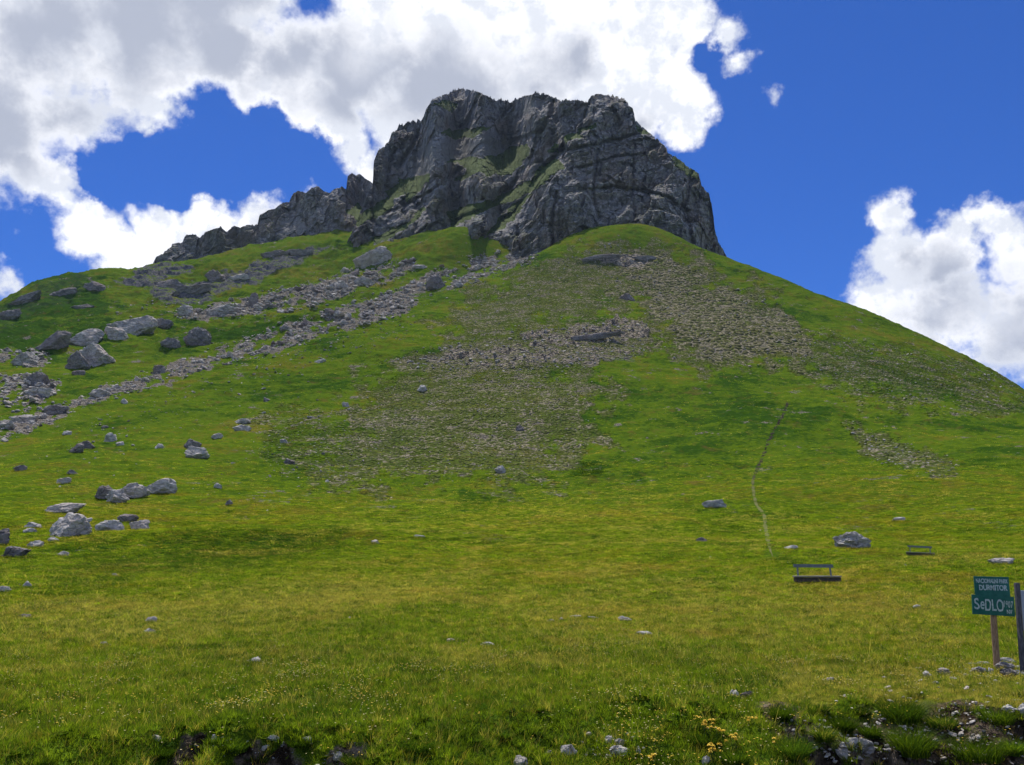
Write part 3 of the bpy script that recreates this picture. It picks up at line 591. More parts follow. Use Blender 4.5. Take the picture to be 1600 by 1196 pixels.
# photo column, row of foot, width, height, label, material
BOULDERS = [
 (1328,858,58,30,'large weathered grey boulder with a rounded top beside the farther bench',M_ROCK,dict(tilt=-.12,planes=26,seed=921,rough=.13)),
 (1238,859,20,7,'low white stone in the grass left of the large boulder near the benches',M_WHITE,{}),
 (1120,795,38,13,'flat grey boulder on the meadow left of the footpath foot',M_ROCK,{}),
 (1098,847,18,9,'small dark grey rock below the flat boulder left of the footpath',M_DARK,{}),
 (1403,815,22,7,'flat white slab in the grass above the farther bench',M_WHITE,{}),
 (1568,883,40,13,'low pale rock at the right edge above the park sign',M_ROCK,{}),
 (1434,952,12,6,'small white stone left of the park sign among dark tufts',M_WHITE,{}),
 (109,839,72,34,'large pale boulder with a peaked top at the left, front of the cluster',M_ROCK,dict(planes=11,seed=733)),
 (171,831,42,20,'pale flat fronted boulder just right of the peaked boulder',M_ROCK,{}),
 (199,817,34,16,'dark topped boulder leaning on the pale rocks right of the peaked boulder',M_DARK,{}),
 (217,829,32,19,'pale broken boulder at the right end of the lower left cluster',M_ROCK,{}),
 (101,802,60,17,'long low pale boulder above the peaked boulder',M_ROCK,dict(tilt=.10)),
 (163,781,28,20,'dark fronted boulder at the left end of the upper left cluster',M_DARK,{}),
 (181,787,42,20,'pale cracked boulder in the middle of the upper left cluster',M_ROCK,{}),
 (208,779,42,22,'grey boulder at the right end of the upper left cluster',M_ROCK,{}),
 (256,772,48,22,'smooth rounded bluish grey boulder right of the upper left cluster',M_ROCK,dict(planes=26,rough=.05)),
 (23,872,42,17,'dark bluish boulder lying at the lower left edge',M_DARK,{}),
 (2,852,26,26,'bluish rock cut by the left edge of the view',M_DARK,{}),
 (55,855,24,11,'grey slab like stone between the edge rock and the peaked boulder',M_ROCK,{}),
 (83,847,18,9,'small pale stone at the foot of the peaked boulder',M_ROCK,{}),
 (50,825,30,11,'pale low rock left of the long low boulder',M_ROCK,{}),
 (45,834,24,7,'flat pale stone under the low rock at the left',M_ROCK,{}),
 (101,869,18,8,'small lone grey rock below the peaked boulder',M_ROCK,{}),
 (41,919,13,11,'small pale upright stone in the grass at the left',M_WHITE,{}),
 (4,926,20,10,'pale stone at the left edge below the boulder cluster',M_ROCK,{}),
 (180,901,11,5,'tiny white stone in lush grass at the left',M_WHITE,{}),
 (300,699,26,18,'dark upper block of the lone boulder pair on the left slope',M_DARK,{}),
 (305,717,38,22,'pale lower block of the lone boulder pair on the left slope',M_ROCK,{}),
 (379,664,30,10,'flat grey slab, upper one of a pair on the left slope',M_ROCK,dict(tilt=.1)),
 (376,675,30,10,'flat pale slab, lower one of a pair on the left slope',M_ROCK,{}),
 (340,686,18,9,'small pale rock left of the slab pair',M_ROCK,{}),
 (120,708,24,14,'blocky grey rock at the left end of the broken row on the left slope',M_DARK,dict(tilt=.2)),
 (136,701,24,13,'grey rock in the middle of the broken row on the left slope',M_DARK,{}),
 (172,690,22,14,'pale rock near the right end of the broken row on the left slope',M_ROCK,{}),
 (188,697,14,8,'small pale stone at the right end of the broken row on the left slope',M_ROCK,{}),
 (165,669,11,5,'small reddish stone above the broken row on the left slope',M_DARK,{}),
 (103,682,16,7,'small pale split stone above left of the broken row',M_ROCK,{}),
 (248,701,14,8,'small pale round rock between the broken row and the boulder pair',M_ROCK,{}),
 (452,726,18,10,'dark angular rock on the slope below the stony hollow',M_DARK,{}),
 (443,692,12,7,'small grey rock above the dark angular rock',M_ROCK,{}),
 (416,626,12,8,'small dark rock alone on the grass slope left of centre',M_DARK,{}),
 (358,790,14,9,'small black sided stone right of the bluish boulder',M_DARK,{}),
 (341,764,13,9,'small pale cracked stone right of the bluish boulder',M_ROCK,{}),
 (32,737,22,11,'low dark rock on the grass at the far left',M_DARK,{}),
 (98,757,24,10,'low grey rock with a pale stone above the left boulders',M_ROCK,{}),
 (112,742,18,8,'dark sided small rock above the left boulders',M_DARK,{}),
 (501,567,20,7,'small pale stone on the sunlit spur of the slope',M_WHITE,{}),
 (660,612,18,14,'round grey boulder in the stony patch left of centre',M_ROCK,{}),
 (783,740,18,13,'pink grey rock at the foot of the stony patch',M_ROCK,{}),
 (812,671,14,10,'small dark rock in the middle of the stony patch',M_DARK,{}),
 (979,469,28,14,'dark block standing on the upper cone among rubble',M_DARK,{}),
 (540,637,12,8,'small pale rock at the left border of the stony patch',M_ROCK,{}),
 (587,850,13,6,'small grey stone on the open meadow below the stony patch',M_ROCK,{}),
 (655,841,18,5,'thin pale stone on the open meadow below centre',M_WHITE,{}),
 # far left slope
 (205,521,84,36,'huge dark slab boulder on the far left slope below the ridge',M_BOULD,dict(planes=9,seed=411,rough=.04)),
 (180,533,28,26,'leaning pointed slab in front of the huge slab boulder',M_BOULD,dict(tilt=.5)),
 (252,515,42,20,'dark round backed boulder right of the huge slab boulder',M_DARK,{}),
 (134,539,52,28,'pale smooth whaleback rock left of the huge slab boulder',M_BOULD,dict(tilt=.35,rough=.05)),
 (85,547,62,26,'dark blue shaded slab left of the whaleback rock',M_DARK,dict(tilt=.3,rough=.04)),
 (313,539,46,27,'brown blocky boulder standing alone below the upper scree',M_DARK,dict(planes=12)),
 (268,545,32,18,'low brown boulder left of the blocky brown boulder',M_DARK,{}),
 (119,577,36,34,'dark fronted half of the big split boulder at the left',M_DARK,dict(planes=12)),  # shaded half of one boulder, shade put into its darker stone
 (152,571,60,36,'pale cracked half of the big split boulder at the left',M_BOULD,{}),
 (124,586,22,12,'bluish block under the big split boulder',M_DARK,{}),
 (62,604,36,24,'dark pointed boulder among rubble at the left edge',M_DARK,{}),
 (55,620,44,18,'pale broad boulder among rubble at the left edge',M_BOULD,{}),
 (42,571,40,22,'jumbled grey boulder on the left edge below the shaded slab',M_BOULD,{}),
 (157,622,32,16,'rounded pale boulder at the lower end of the scree gully',M_BOULD,{}),
 (83,648,46,22,'dark cracked rock on the lowest tongue of rubble',M_DARK,dict(tilt=.25)),
 (40,660,44,20,'long pale rock on the lowest tongue of rubble at the left',M_BOULD,dict(tilt=.3)),
 (8,672,30,16,'pale rock at the left edge end of the lowest rubble tongue',M_BOULD,{}),
 (195,630,12,9,'small bluish stone below the rounded pale boulder',M_ROCK,{}),
 (248,585,20,16,'grey pyramid shaped boulder on the scree gully',M_DARK,{}),
 (290,494,24,18,'pale knobbly boulder at the left end of the upper scree',M_BOULD,{}),
 (348,494,50,22,'broad pale boulder near the left end of the upper scree',M_BOULD,{}),
 (397,478,14,20,'upright reddish block standing on the upper scree',M_DARK,{}),
 (531,451,30,17,'pale round boulder on the upper scree',M_BOULD,{}),
 (566,447,36,15,'pale wedge boulder on the upper scree right of the round one',M_BOULD,{}),
 (555,432,16,14,'dark small peak of rock above the wedge boulder',M_DARK,{}),
 (515,493,20,12,'dark boulder in the grass between the scree bands',M_DARK,{}),
 (480,512,20,14,'grey blocky boulder on the middle scree',M_DARK,{}),
 (443,517,16,12,'grey rounded boulder at the left of the middle scree',M_DARK,{}),
 (683,451,34,24,'large dark boulder at the foot of the summit scree',M_DARK,{}),
 (718,449,18,12,'pale wedge boulder right of the large dark boulder on the summit scree',M_BOULD,{}),
 (657,420,26,8,'pale flat boulder on the grass under the cliffs',M_BOULD,{}),
 (578,415,62,26,'large pale slanting slab outcrop at the left foot of the cliffs',M_BOULD,dict(tilt=.42,rough=.05,planes=10)),
 (150,457,38,16,'dark outcrop on the skyline shoulder at the left',M_DARK,{}),
 (266,452,50,20,'dark outcrop below the left end of the ridge',M_DARK,{}),
 (338,443,34,22,'black pointed outcrop in the grass below the ridge',M_DARK,{}),
 (372,441,40,14,'long grey outcrop right of the black pointed outcrop',M_BOULD,{}),
 (300,466,70,14,'long thin slanting outcrop in the grass below the ridge',M_DARK,dict(tilt=.35)),
 (430,404,44,18,'dark outcrop just under the middle of the ridge',M_DARK,dict(tilt=.1)),
 (470,402,44,18,'dark cliff like outcrop just under the right half of the ridge',M_DARK,dict(tilt=.1)),
 (908,532,165,10,'long dark rock ledge slanting across the middle of the cone',M_DARK,dict(tilt=.17,dk=.12,planes=14)),  # dark stone colour stands for the shadow line under the overhang
 (945,409,70,9,'thin dark rock ledge high on the cone below the cliffs',M_DARK,dict(tilt=.1,dk=.2)),
 (1010,407,44,9,'short dark rock ledge near the top of the cone',M_DARK,dict(dk=.3)),
 (42,474,52,15,'long dark outcrop high on the left skyline shoulder',M_DARK,dict(tilt=.45)),
 (98,462,44,14,'dark outcrop under the crest of the left skyline shoulder',M_DARK,dict(tilt=.1)),
 (14,500,46,16,'dark rock step at the far left edge below the skyline',M_DARK,dict(tilt=.3)),
 (125,484,40,10,'low dark rock band below the left skyline shoulder',M_DARK,dict(tilt=.2)),
 (930,672,0,0,'',None,None)]
for b in BOULDERS:
    if b[2]: put_rock(*b[:4], b[4], b[5], **b[6])
MEADOW = [(877,970,8,5,'small grey stone at the left end of the stone row in the meadow',M_ROCK),(860,973,14,6,'low grey stone left of the meadow stone row',M_ROCK),(900,966,20,5,'thin flat stone in the middle of the meadow stone row',M_ROCK),
 (926,968,18,5,'grey flat stone right of the middle of the meadow stone row',M_ROCK),(976,972,22,9,'pale rounded stone at the right end of the meadow stone row',M_ROCK),(1007,994,34,8,'bright white flat stone below the meadow stone row',M_WHITE),
 (762,1010,24,7,'pale flat stone in the lower middle meadow',M_ROCK),(705,1004,14,6,'small pale stone left of the flat stone in the lower middle meadow',M_ROCK),(238,974,20,9,'grey layered stone in the lower left meadow',M_ROCK),
 (232,991,24,8,'pale stone below the layered stone in the lower left meadow',M_ROCK),(164,1009,14,6,'small pale green grey stone in the lower left meadow',M_ROCK),(398,1036,24,9,'dark and pale split stone in the lower left meadow',M_ROCK),
 (38,966,24,6,'thin grey stone at the left of the meadow',M_DARK),(1148,1090,14,12,'small pointed pale stone on the meadow edge above the yellow flowers',M_ROCK),(1168,1090,22,10,'dark flat stone beside the pointed pale stone',M_DARK),
 (1450,1059,14,9,'round white stone on dry grass left of the sign',M_WHITE),(1474,1055,22,10,'grey stone on dry grass left of the sign',M_ROCK),(1462,1070,12,5,'small white stone in front of the grey stone left of the sign',M_WHITE),
 (1387,1076,16,6,'low bluish stone on dry grass far left of the sign',M_ROCK),(1298,1066,12,7,'small bluish stone on the dry strip of grass',M_ROCK),
 (1577,1112,20,9,'white blocky stone at the lower right',M_WHITE),(1600,1122,20,16,'pale stone cut by the right edge at the lower right',M_WHITE),(1590,1092,24,4,'thin grey stone near the right edge below the sign',M_ROCK),
 (812,1194,22,16,'grey stone at the bottom edge left of centre right',M_ROCK),(886,1188,26,15,'rounded pale stone at the bottom edge in the middle',M_ROCK),(858,1182,16,9,'small pale stone left of the rounded pale bottom stone',M_ROCK),
 (878,1166,12,6,'small bluish stone above the bottom edge stones',M_ROCK),(920,1152,9,7,'small tan stone above the bottom edge stones',M_ROCK),
 (968,1176,15,12,'tan broken stone, topmost of the bottom rubble pile',M_ROCK),(952,1166,16,9,'flat tan stone left of the bottom rubble pile top',M_ROCK),(970,1190,34,13,'broad pinkish stone in the bottom rubble pile',M_ROCK),
 (952,1192,14,9,'small grey stone at the left of the bottom rubble pile',M_ROCK),(998,1188,10,12,'upright small stone at the right of the bottom rubble pile',M_ROCK),(1104,1196,14,12,'grey pointed stone at the bottom edge by yellow flowers',M_ROCK),
 (427,1162,22,7,'white slab over the dark hollow at the bottom left',M_WHITE),(413,1180,12,7,'white stone in the dark hollow at the bottom left',M_WHITE),(527,1186,16,11,'pale stone at the right of the dark hollow',M_WHITE),
 (480,1160,14,9,'small tan stone on the rim of the dark hollow',M_ROCK),(333,1165,9,11,'small white upright stone left of the dark hollow',M_WHITE),(244,1164,14,8,'small pale stone at the bottom left in dark grass',M_ROCK),
 (1331,1172,24,14,'tan rock in the eroded bank at the bottom right',M_ROCK),(1356,1188,30,18,'broad tan rock in the eroded bank at the bottom right',M_ROCK),(1316,1190,18,22,'leaning pale rock at the foot of the eroded bank',M_ROCK),(1508,1186,18,12,'pale stone low in the eroded bank near the right',M_ROCK)]
for b in MEADOW: put_rock(*b, name='stone', cat='stone')
print('rocks done', flush=True)

def scatter_px(n, P, seed, gaps=False):
    """n random ground points inside an outline"""
    rg = np.random.default_rng(seed); Q = np.array(P, float); out = []
    while len(out) < n:
        px = rg.uniform(Q[:, 0].min(), Q[:, 0].max(), n * 2); py = rg.uniform(Q[:, 1].min(), Q[:, 1].max(), n * 2)
        k = (poly_sd(px, py, P) > rg.normal(0, 4, n * 2)) & ((rg.random(n * 2) < scree_gap(px, py) ** 1.5) if gaps else True); out += list(zip(px[k], py[k]))
    return np.array(out[:n])
# blocks of the scree bands one can tell apart, each its own object
VARS = [rock_mesh(1, rg_, rh_, 3, planes=9, rough=.13) for rg_, rh_ in ((.8, .6), (.7, .45), (.9, .7), (.6, .5), (.8, .4), (.7, .75), (.9, .55), (.65, .6))]
def small_rocks(P, n, lo, hi, name, cat, label, group, mats, seed, pw=2.2):
    pts = scatter_px(n, P, seed, 'scree' in name); rg = np.random.default_rng(seed + 1); x, y, z, mpp = hit(pts[:, 0], pts[:, 1])
    mes = {}
    for i in range(n):
        vi, mi = int(rg.integers(len(VARS))), int(rg.integers(len(mats)))
        if (vi, mi) not in mes: mes[vi, mi] = mesh_np(name, VARS[vi][0], VARS[vi][1], mats[mi], False)
        s = (lo + (hi - lo) * rg.random() ** pw) * mpp[i]
        o = link(name, mes[vi, mi], None, (x[i], y[i], z[i] + s * .10), (rg.normal(0, .25), rg.normal(0, .25), rg.random() * 6.3))
        o.scale = (s, s * rg.uniform(.8, 1.1), s * rg.uniform(.7, 1.2)); tag(o, label, cat, group)
small_rocks(SCREE[0][0], 75, 6, 20, 'scree_block', 'rock', 'angular grey block lying in the upper scree band below the ridge', 'blocks in the upper scree band', (M_BOULD, M_SCREE, M_DARK, M_SCREE), 21)
small_rocks(SCREE[1][0], 170, 6, 19, 'scree_block', 'rock', 'angular grey block lying in the long scree gully below the summit', 'blocks in the long scree gully', (M_BOULD, M_SCREE, M_DARK, M_SCREE), 22)
small_rocks(SCREE[2][0] , 26, 8, 24, 'scree_block', 'rock', 'angular grey block in the rubble heap at the left edge', 'blocks in the left edge rubble', (M_BOULD, M_DARK, M_SCREE), 23, 1.6)
small_rocks(SCREE[3][0] , 12, 8, 20, 'scree_block', 'rock', 'angular block in the small rubble heap above the left edge heap', 'blocks in the small rubble heap', (M_BOULD, M_DARK), 25, 1.6)
small_rocks([(60,660),(560,560),(560,700),(460,820),(260,760),(40,780)], 62, 3, 9, 'loose_stone', 'stone', 'small pale stone scattered on the left grass slope', 'loose stones on the left grass slope', (M_ROCK, M_WHITE, M_DARK), 24, 2)
small_rocks([(600,880),(1500,800),(1500,940),(900,1080),(200,1080),(60,960)], 18, 3, 7, 'meadow_stone', 'stone', 'small pale stone half hidden in the open meadow grass', 'small stones in the open meadow', (M_ROCK, M_WHITE), 26, 2)

# rubble too small and too many to count
def rubble(name, label, specs, seed, mats, lift=.05):
    rg = np.random.default_rng(seed); base = [rock_mesh(1, .8, .55, 2, planes=8, rough=.1) for _ in range(5)]
    Vs, Fs, off = [], [], 0
    for P, n, lo, hi in specs:
        pts = scatter_px(n, P, seed + off % 97, name == 'scree'); x, y, z, mpp = hit(pts[:, 0], pts[:, 1])
        for i in range(n):
            B, F = base[rg.integers(5)]; s = (lo + (hi - lo) * rg.random() ** 3) * mpp[i]; a = rg.random() * 6.3; ca, sa = math.cos(a), math.sin(a)
            Q = B * [s, s * rg.uniform(.7, 1.1), s * rg.uniform(.5, 1.1)]; Q = np.stack([Q[:, 0] * ca - Q[:, 1] * sa, Q[:, 0] * sa + Q[:, 1] * ca, Q[:, 2] + .25 * Q[:, 0] * rg.normal()], 1)
            Vs.append(Q + [x[i], y[i], z[i] + s * lift]); Fs.append(F + off); off += len(B)
    me = mesh_np(name, np.concatenate(Vs), np.concatenate(Fs), mats, False)
    tag(link(name, me), label, 'rubble', None, 'stuff')
rubble('scree', 'fine broken rock filling the scree bands under the cliffs', [(SCREE[0][0], 1500, 2, 8), (SCREE[1][0], 3000, 2, 8), (SCREE[2][0], 450, 3, 12), (SCREE[3][0], 180, 3, 10), ([(640,470),(700,430),(835,388),(840,400),(740,440)], 600, 2, 7), ([(180,470),(330,470),(330,500),(180,500)], 60, 2, 6),
   ([(350,560),(560,500),(660,490),(640,530),(500,570),(360,600)], 260, 2, 6), ([(60,690),(330,590),(400,600),(330,640),(60,720)], 120, 2, 6)], 31, M_SCREE)
rubble('rubble', 'small stones strewn over the bare patches of the green cone', [(STONY[0][0], 700, 1.5, 4), (STONY[1][0], 900, 2, 8), (STONY[2][0], 350, 1.5, 4), (STONY[3][0], 500, 1.5, 6), (STONY[4][0], 500, 1.5, 5), (STONY[5][0], 220, 1.5, 6), (STONY[6][0], 350, 1.5, 4),
   ([(0,780),(560,760),(900,860),(1500,760),(1600,1000),(800,1100),(0,1050)], 260, 1.5, 4)], 32, M_SCREE)
rubble('bank_gravel', 'stones and gravel on the eroded roadside bank', [([(1220,1110),(1600,1100),(1600,1196),(1220,1196)], 700, 1.5, 12), ([(1380,1045),(1600,1035),(1600,1100),(1300,1095)], 90, 2, 14), ([(900,1150),(1010,1150),(1010,1196),(900,1196)], 60, 2, 9), ([(300,1160),(560,1150),(560,1196),(300,1196)], 60, 2, 9)], 33, M_ROCK)
print('rubble done', flush=True)

# ------------------------------------------------------------------ footpath: a ribbon of worn earth lying on the slope
PATH = [(1230,628),(1228,638),(1222,655),(1210,672),(1201,688),(1196,705),(1189,722),(1181,738),(1176,752),(1178,775),(1182,790),(1194,806),(1196,825),(1200,845),(1204,862),(1208,872)]
def make_path():
    pp = np.array(PATH, float); L = np.concatenate([[0], np.cumsum(np.hypot(*np.diff(pp, axis=0).T))]); t = np.linspace(0, L[-1], 420)
    px = np.interp(t, L, pp[:, 0]) + 1.2 * fbm(t / 9, 0, 0, 3); py = np.interp(t, L, pp[:, 1])
    x, y, z, mpp = hit(px, py); hw = (1 - .9 * sstep(t / t[-1], .86, 1.)) * (.15 + .13 * fbm(t / 5, 3, 0, 3)) * (1 + 1.0 * sstep(y, 95, 130)) * np.where(y > 125, .35 + .9 * sstep(fbm(t / 1.5, 8, 0, 2), -.15, .2), 1)
    cols = [x[:, None] + hw[:, None] * s for s in (np.linspace(-1, 1, 5)[None],)][0]; yy = y[:, None] + 0 * cols
    gapn = fbm(t / 3.2, 21, 0, 3, .6); zz = land(cols, yy) + .05 - .5 * sstep(gapn, .04 + .14 * (y < 110), .32)[:, None]
    m, h, b = new_mat('trodden earth', .95, .1); pos = h.n('ShaderNodeNewGeometry').outputs['Position']
    sp = h.n('ShaderNodeSeparateXYZ'); h.nt.links.new(pos, sp.inputs[0]); n = h.noise(pos, 1.6, 5, .7)
    hi_ = h.mix(h.ss(n, .48, .62), (.014, .013, .009), (.085, .080, .03)); lo_ = h.mix(h.ss(n, .3, .6), (.085, .115, .02), (.155, .16, .05))  # upper stretch: earth painted near black for the shade of the trench
    h.put(b.inputs['Base Color'], h.mix(h.ss(sp.outputs[1], 85, 120), lo_, hi_)); bump(h, b, n, .8, .3)
    me = mesh_np('footpath', np.stack([cols, yy, zz], -1).reshape(-1, 3), grid_faces(420, 5), m)
    tag(link('footpath', me), 'narrow trodden footpath climbing the right side of the cone', None, None, 'structure')
    return x, y
path_x, path_y = make_path()

# ------------------------------------------------------------------ benches
def box(bm, sx, sy, sz, loc=(0, 0, 0), rot=None, bev=.006):
    import bmesh
    t = bmesh.new(); bmesh.ops.create_cube(t, size=1); bmesh.ops.scale(t, vec=(sx, sy, sz), verts=t.verts)
    if bev: bmesh.ops.bevel(t, geom=list(t.edges), offset=bev, segments=2, profile=.7, affect='EDGES')
    if max(sx, sy, sz) > .4: bmesh.ops.subdivide_edges(t, edges=[e for e in t.edges if e.calc_length() > .3], cuts=6, use_grid_fill=True)
    t.transform(Matrix.Translation(loc) @ (Euler(rot).to_matrix().to_4x4() if rot else Matrix()))
    me = bpy.data.meshes.new('tmp'); t.to_mesh(me); t.free(); bm.from_mesh(me); bpy.data.meshes.remove(me)
def part(name, mat, parent, boxes, wob=.0, label=None):
    import bmesh
    bm = bmesh.new()
    for bx in boxes: box(bm, *bx[:3], **(bx[3] if len(bx) > 3 else {}))
    for v in bm.verts: v.co += Vector(mathutils.noise.noise_vector(v.co * 4 + Vector((parent.location.x, 0, 0)))) * wob
    me = bpy.data.meshes.new(name); bm.to_mesh(me); bm.free(); me.materials.append(mat)
    o = link(name, me, parent)
    if label: o['label'] = label
    return o
def thing(name, label, cat, loc, rz=0, group=None):
    o = link(name, None, None, loc, (0, 0, rz)); return tag(o, label, cat, group)
def bench(px, py, length, label, rz, paint, lean=0, sc=1.):
    x, y, z, _ = (float(t[0]) for t in hit(px, py)); t = thing('bench', label, 'bench', (x, y, z - .04), rz, 'benches on the meadow')
    t.rotation_euler = (0, lean, rz); t.scale = (sc, sc, sc)
    L = length
    part('seat', M_WOOD_LIT, t, [(L, .34, .05, dict(loc=(0, -.02, .285)))], .008)
    part('seat_beam', M_WOOD_SHADE, t, [(L * .99, .22, .17, dict(loc=(0.01, .0, .165), bev=.03))], .012)
    for s in (-1, 1): part('leg', M_WOOD_SHADE, t, [(.13, .28, .26, dict(loc=(s * L * .40, .0, -.02), bev=.02))], .008)
    for s in (-1, 1): part('back_post', M_WOOD_SHADE if paint is M_WOOD_SHADE else paint, t, [(.055, .05, .54, dict(loc=(s * L * .355 - .02, .20 + .03, .46), rot=(-.14, s * -.04, 0)))], .003)
    part('backrest', paint, t, [(L * .86, .035, .125, dict(loc=(-.04, .235, .69), rot=(-.14, 0.012, 0)))], .006)
bench(1277, 911, 1.82, 'near wooden bench with a dark thick seat left of the park sign', R(-2), M_BLUEW)
bench(1438, 869, 1.82, 'farther grey blue bench turned aslant right of the large boulder', R(-30), M_BLUEW, R(3), .68)

# ------------------------------------------------------------------ signs
def lettering(name, text, size, parent, loc, xs=1., rz=0., space=1., wob=.006):
    cu = bpy.data.curves.new('text', 'FONT'); cu.body = text; cu.size = size; cu.extrude = .0015; cu.offset = size * (.028 if size < .13 else .010); cu.align_x = 'CENTER'; cu.align_y = 'CENTER'; cu.space_character = space
    tmp = bpy.data.objects.new('text', cu); C.objects.link(tmp); bpy.context.view_layer.update()
    me = bpy.data.meshes.new_from_object(tmp.evaluated_get(bpy.context.evaluated_depsgraph_get())); bpy.data.objects.remove(tmp)
    for v in me.vertices:       # a brush hand: letters lean and wander a little
        v.co.x *= xs; n = mathutils.noise.noise_vector(Vector((v.co.x * 14, v.co.y * 9, size * 40))) * wob; v.co.x += n.x; v.co.y += n.y
    me.materials.clear(); me.materials.append(M_LETTER)
    o = link(name, me, parent, loc, (R(90), 0, 0)); o.rotation_euler = (R(90), -rz, 0); return o
def park_sign():
    x, y, z, mpp = (float(t[0]) for t in hit(1557, 1046)); k = mpp
    t = thing('park_sign', 'green hand painted park sign reading SEDLO 1907 on a brown post', 'sign', (x, y, z), 0)
    def U(a, b): q = at(a, b, y); return float(q[0]) - x, float(q[2]) - z        # photo pixel -> metres from the foot of the post
    k = k * 1.015; tx, tz = U(1548.5, 912)
    import bmesh
    bm = bmesh.new(); r = bmesh.ops.create_cone(bm, cap_ends=True, segments=14, radius1=5.2 * k, radius2=4.2 * k, depth=1)
    for v in bm.verts:
        h_ = v.co.z + .5; v.co.z = -.3 + h_ * (tz + .3); v.co.x += tx * h_
    bmesh.ops.subdivide_edges(bm, edges=[e for e in bm.edges if abs(e.verts[0].co.z - e.verts[1].co.z) > .2], cuts=12)
    for v in bm.verts: v.co += Vector(mathutils.noise.noise_vector(v.co * 5)) * .006
    me = bpy.data.meshes.new('post'); bm.to_mesh(me); bm.free(); me.materials.append(M_POST); link('post', me, t)
    up = part('board', M_GREEN, t, [(54 * k, .025, 32 * k, dict(bev=.004))], 0, 'upper green board with two lines of white lettering'); q = U(1546, 917.5); up.location = (q[0], -5.4 * k - .012, q[1]); up.rotation_euler = (0, R(1.5), 0)
    lo = part('board', M_GREEN, t, [(65 * k, .025, 29.5 * k, dict(bev=.004))], 0, 'lower green board with the large name and height'); q = U(1548, 946); lo.location = (q[0], -5.4 * k - .014, q[1]); lo.rotation_euler = (0, R(3.5), 0)
    lettering('lettering', 'NACIONALNI PARK', 9.0 * k, up, (0, -.015, 9.0 * k), .62, 0, 1.0)
    lettering('lettering', 'DURMITOR', 11 * k, up, (1 * k, -.015, -1.2 * k), .78, 0)
    lettering('lettering', 'S', 25 * k, lo, (-26 * k, -.015, 0 * k), .72, R(2), 1.02, .012); lettering('lettering', 'e', 27 * k, lo, (-17.5 * k, -.015, 1.2 * k), .52, R(-2), 1, .012)
    lettering('lettering', 'DLO', 25.5 * k, lo, (1.0 * k, -.015, -.6 * k), .56, 0, 1.02, .012)
    lettering('lettering', '1907', 14 * k, lo, (22.3 * k, -.015, 2.6 * k), .50, R(-2), 1.12, .003); lettering('lettering', 'NV', 8.5 * k, lo, (24 * k, -.015, -8.2 * k), .7, 0)
    return x, y, z, k
sx_, sy_, sz_, sk = park_sign()
for a, b, w, hh, l, mt in ((1533,1053,30,12,'dark brown slab in the stone pile at the foot of the park sign',M_DARK),(1541,1040,24,6,'pale flat stone behind the brown slab at the sign foot',M_WHITE),(1549,1053,9,9,'small white stone in the middle of the pile at the sign foot',M_WHITE),
    (1567,1048,30,12,'brown grey stone right of the sign post foot',M_DARK),(1579,1058,28,14,'dark blue grey stone at the right front of the sign pile',M_DARK),(1588,1046,26,5,'thin pale slab at the right of the sign pile',M_WHITE),
    (1572,1038,26,9,'pale stone behind the sign post foot',M_WHITE),(1596,1056,16,6,'pale small slab at the right edge of the sign pile',M_WHITE),(1519,1040,14,4,'thin pale stone at the left of the sign pile',M_WHITE),(1531,1058,10,4,'small pale chip in front of the brown slab at the sign foot',M_WHITE)):
    put_rock(a, b, w, hh, l, mt, name='stone', cat='stone', dk=.9)
def info_board():
    x, y, z, k = (float(t[0]) for t in hit(1606, 1052)); t = thing('notice_board', 'pale notice board on a leaning grey post at the right edge', 'notice board', (x, y, z))
    def U(a, b): q = at(a, b, y); return float(q[0]) - x, float(q[2]) - z
    a0, a1 = U(1587.5, 911), U(1597, 1045); h0, h1 = math.hypot(a0[0] - a1[0], a0[1] - a1[1]) + .5, U(1640, 930)
    tilt = math.atan2(a0[0] - a1[0], a0[1] - a1[1])
    for off in (0, 1.05):
        part('post', M_GPOST, t, [(6.6 * k, 6.6 * k, h0, dict(loc=((a0[0] + a1[0]) / 2 + off, 0, (a0[1] + a1[1]) / 2 - .25), rot=(0, tilt, 0), bev=.012))], .004)
    part('panel', M_PANEL, t, [(.98, .03, .62, dict(loc=(h1[0] + .02, 0, h1[1] - .25), rot=(0, tilt * .5, 0)))])
info_board()
print('furniture done', flush=True)

# ------------------------------------------------------------------ grass, tussocks, flowers
def blades(rg, n, spread, hgt, wid, curl=.5, seg=4, sph=0.):
    Vs, Fs, off = [], [], 0
    for _ in range(n):
        a, r = rg.random() * 6.283, spread * math.sqrt(rg.random()); bx, by = r * math.cos(a), r * math.sin(a)
        h = hgt * rg.uniform(.55, 1.1) * (1 - .35 * (r / spread)); la = a + rg.normal(0, .8); ln = curl * h * rg.uniform(.3, 1.2) * (.5 + r / spread); wa = rg.random() * 3.14; w = wid * rg.uniform(.7, 1.3)
        for i in range(seg + 1):
            t = i / seg; cx, cy, cz = bx + math.cos(la) * ln * t ** 1.8, by + math.sin(la) * ln * t ** 1.8, h * t * (1 - .18 * t * curl)
            ww = w * (1 - t ** 1.6) * .5 + .0004
            Vs += [(cx - math.cos(wa) * ww, cy - math.sin(wa) * ww, cz), (cx + math.cos(wa) * ww, cy + math.sin(wa) * ww, cz)]
        for i in range(seg): Fs.append((off + 2 * i, off + 2 * i + 1, off + 2 * i + 3, off + 2 * i + 2))
        off += 2 * seg + 2
    return np.array(Vs), np.array(Fs)
M_T1 = make_tuft_mat('meadow grass', (.11, .135, .022), .30, 0.0)
M_T2 = make_tuft_mat('straw grass', (.30, .25, .11), .62, .3)
M_T3 = make_tuft_mat('dark lush grass', (.022, .045, .010), .72, -.5)
M_T4 = make_tuft_mat('reddish seed heads', (.17, .10, .05), .55, .3)
src = bpy.data.collections.new('tuft sources')
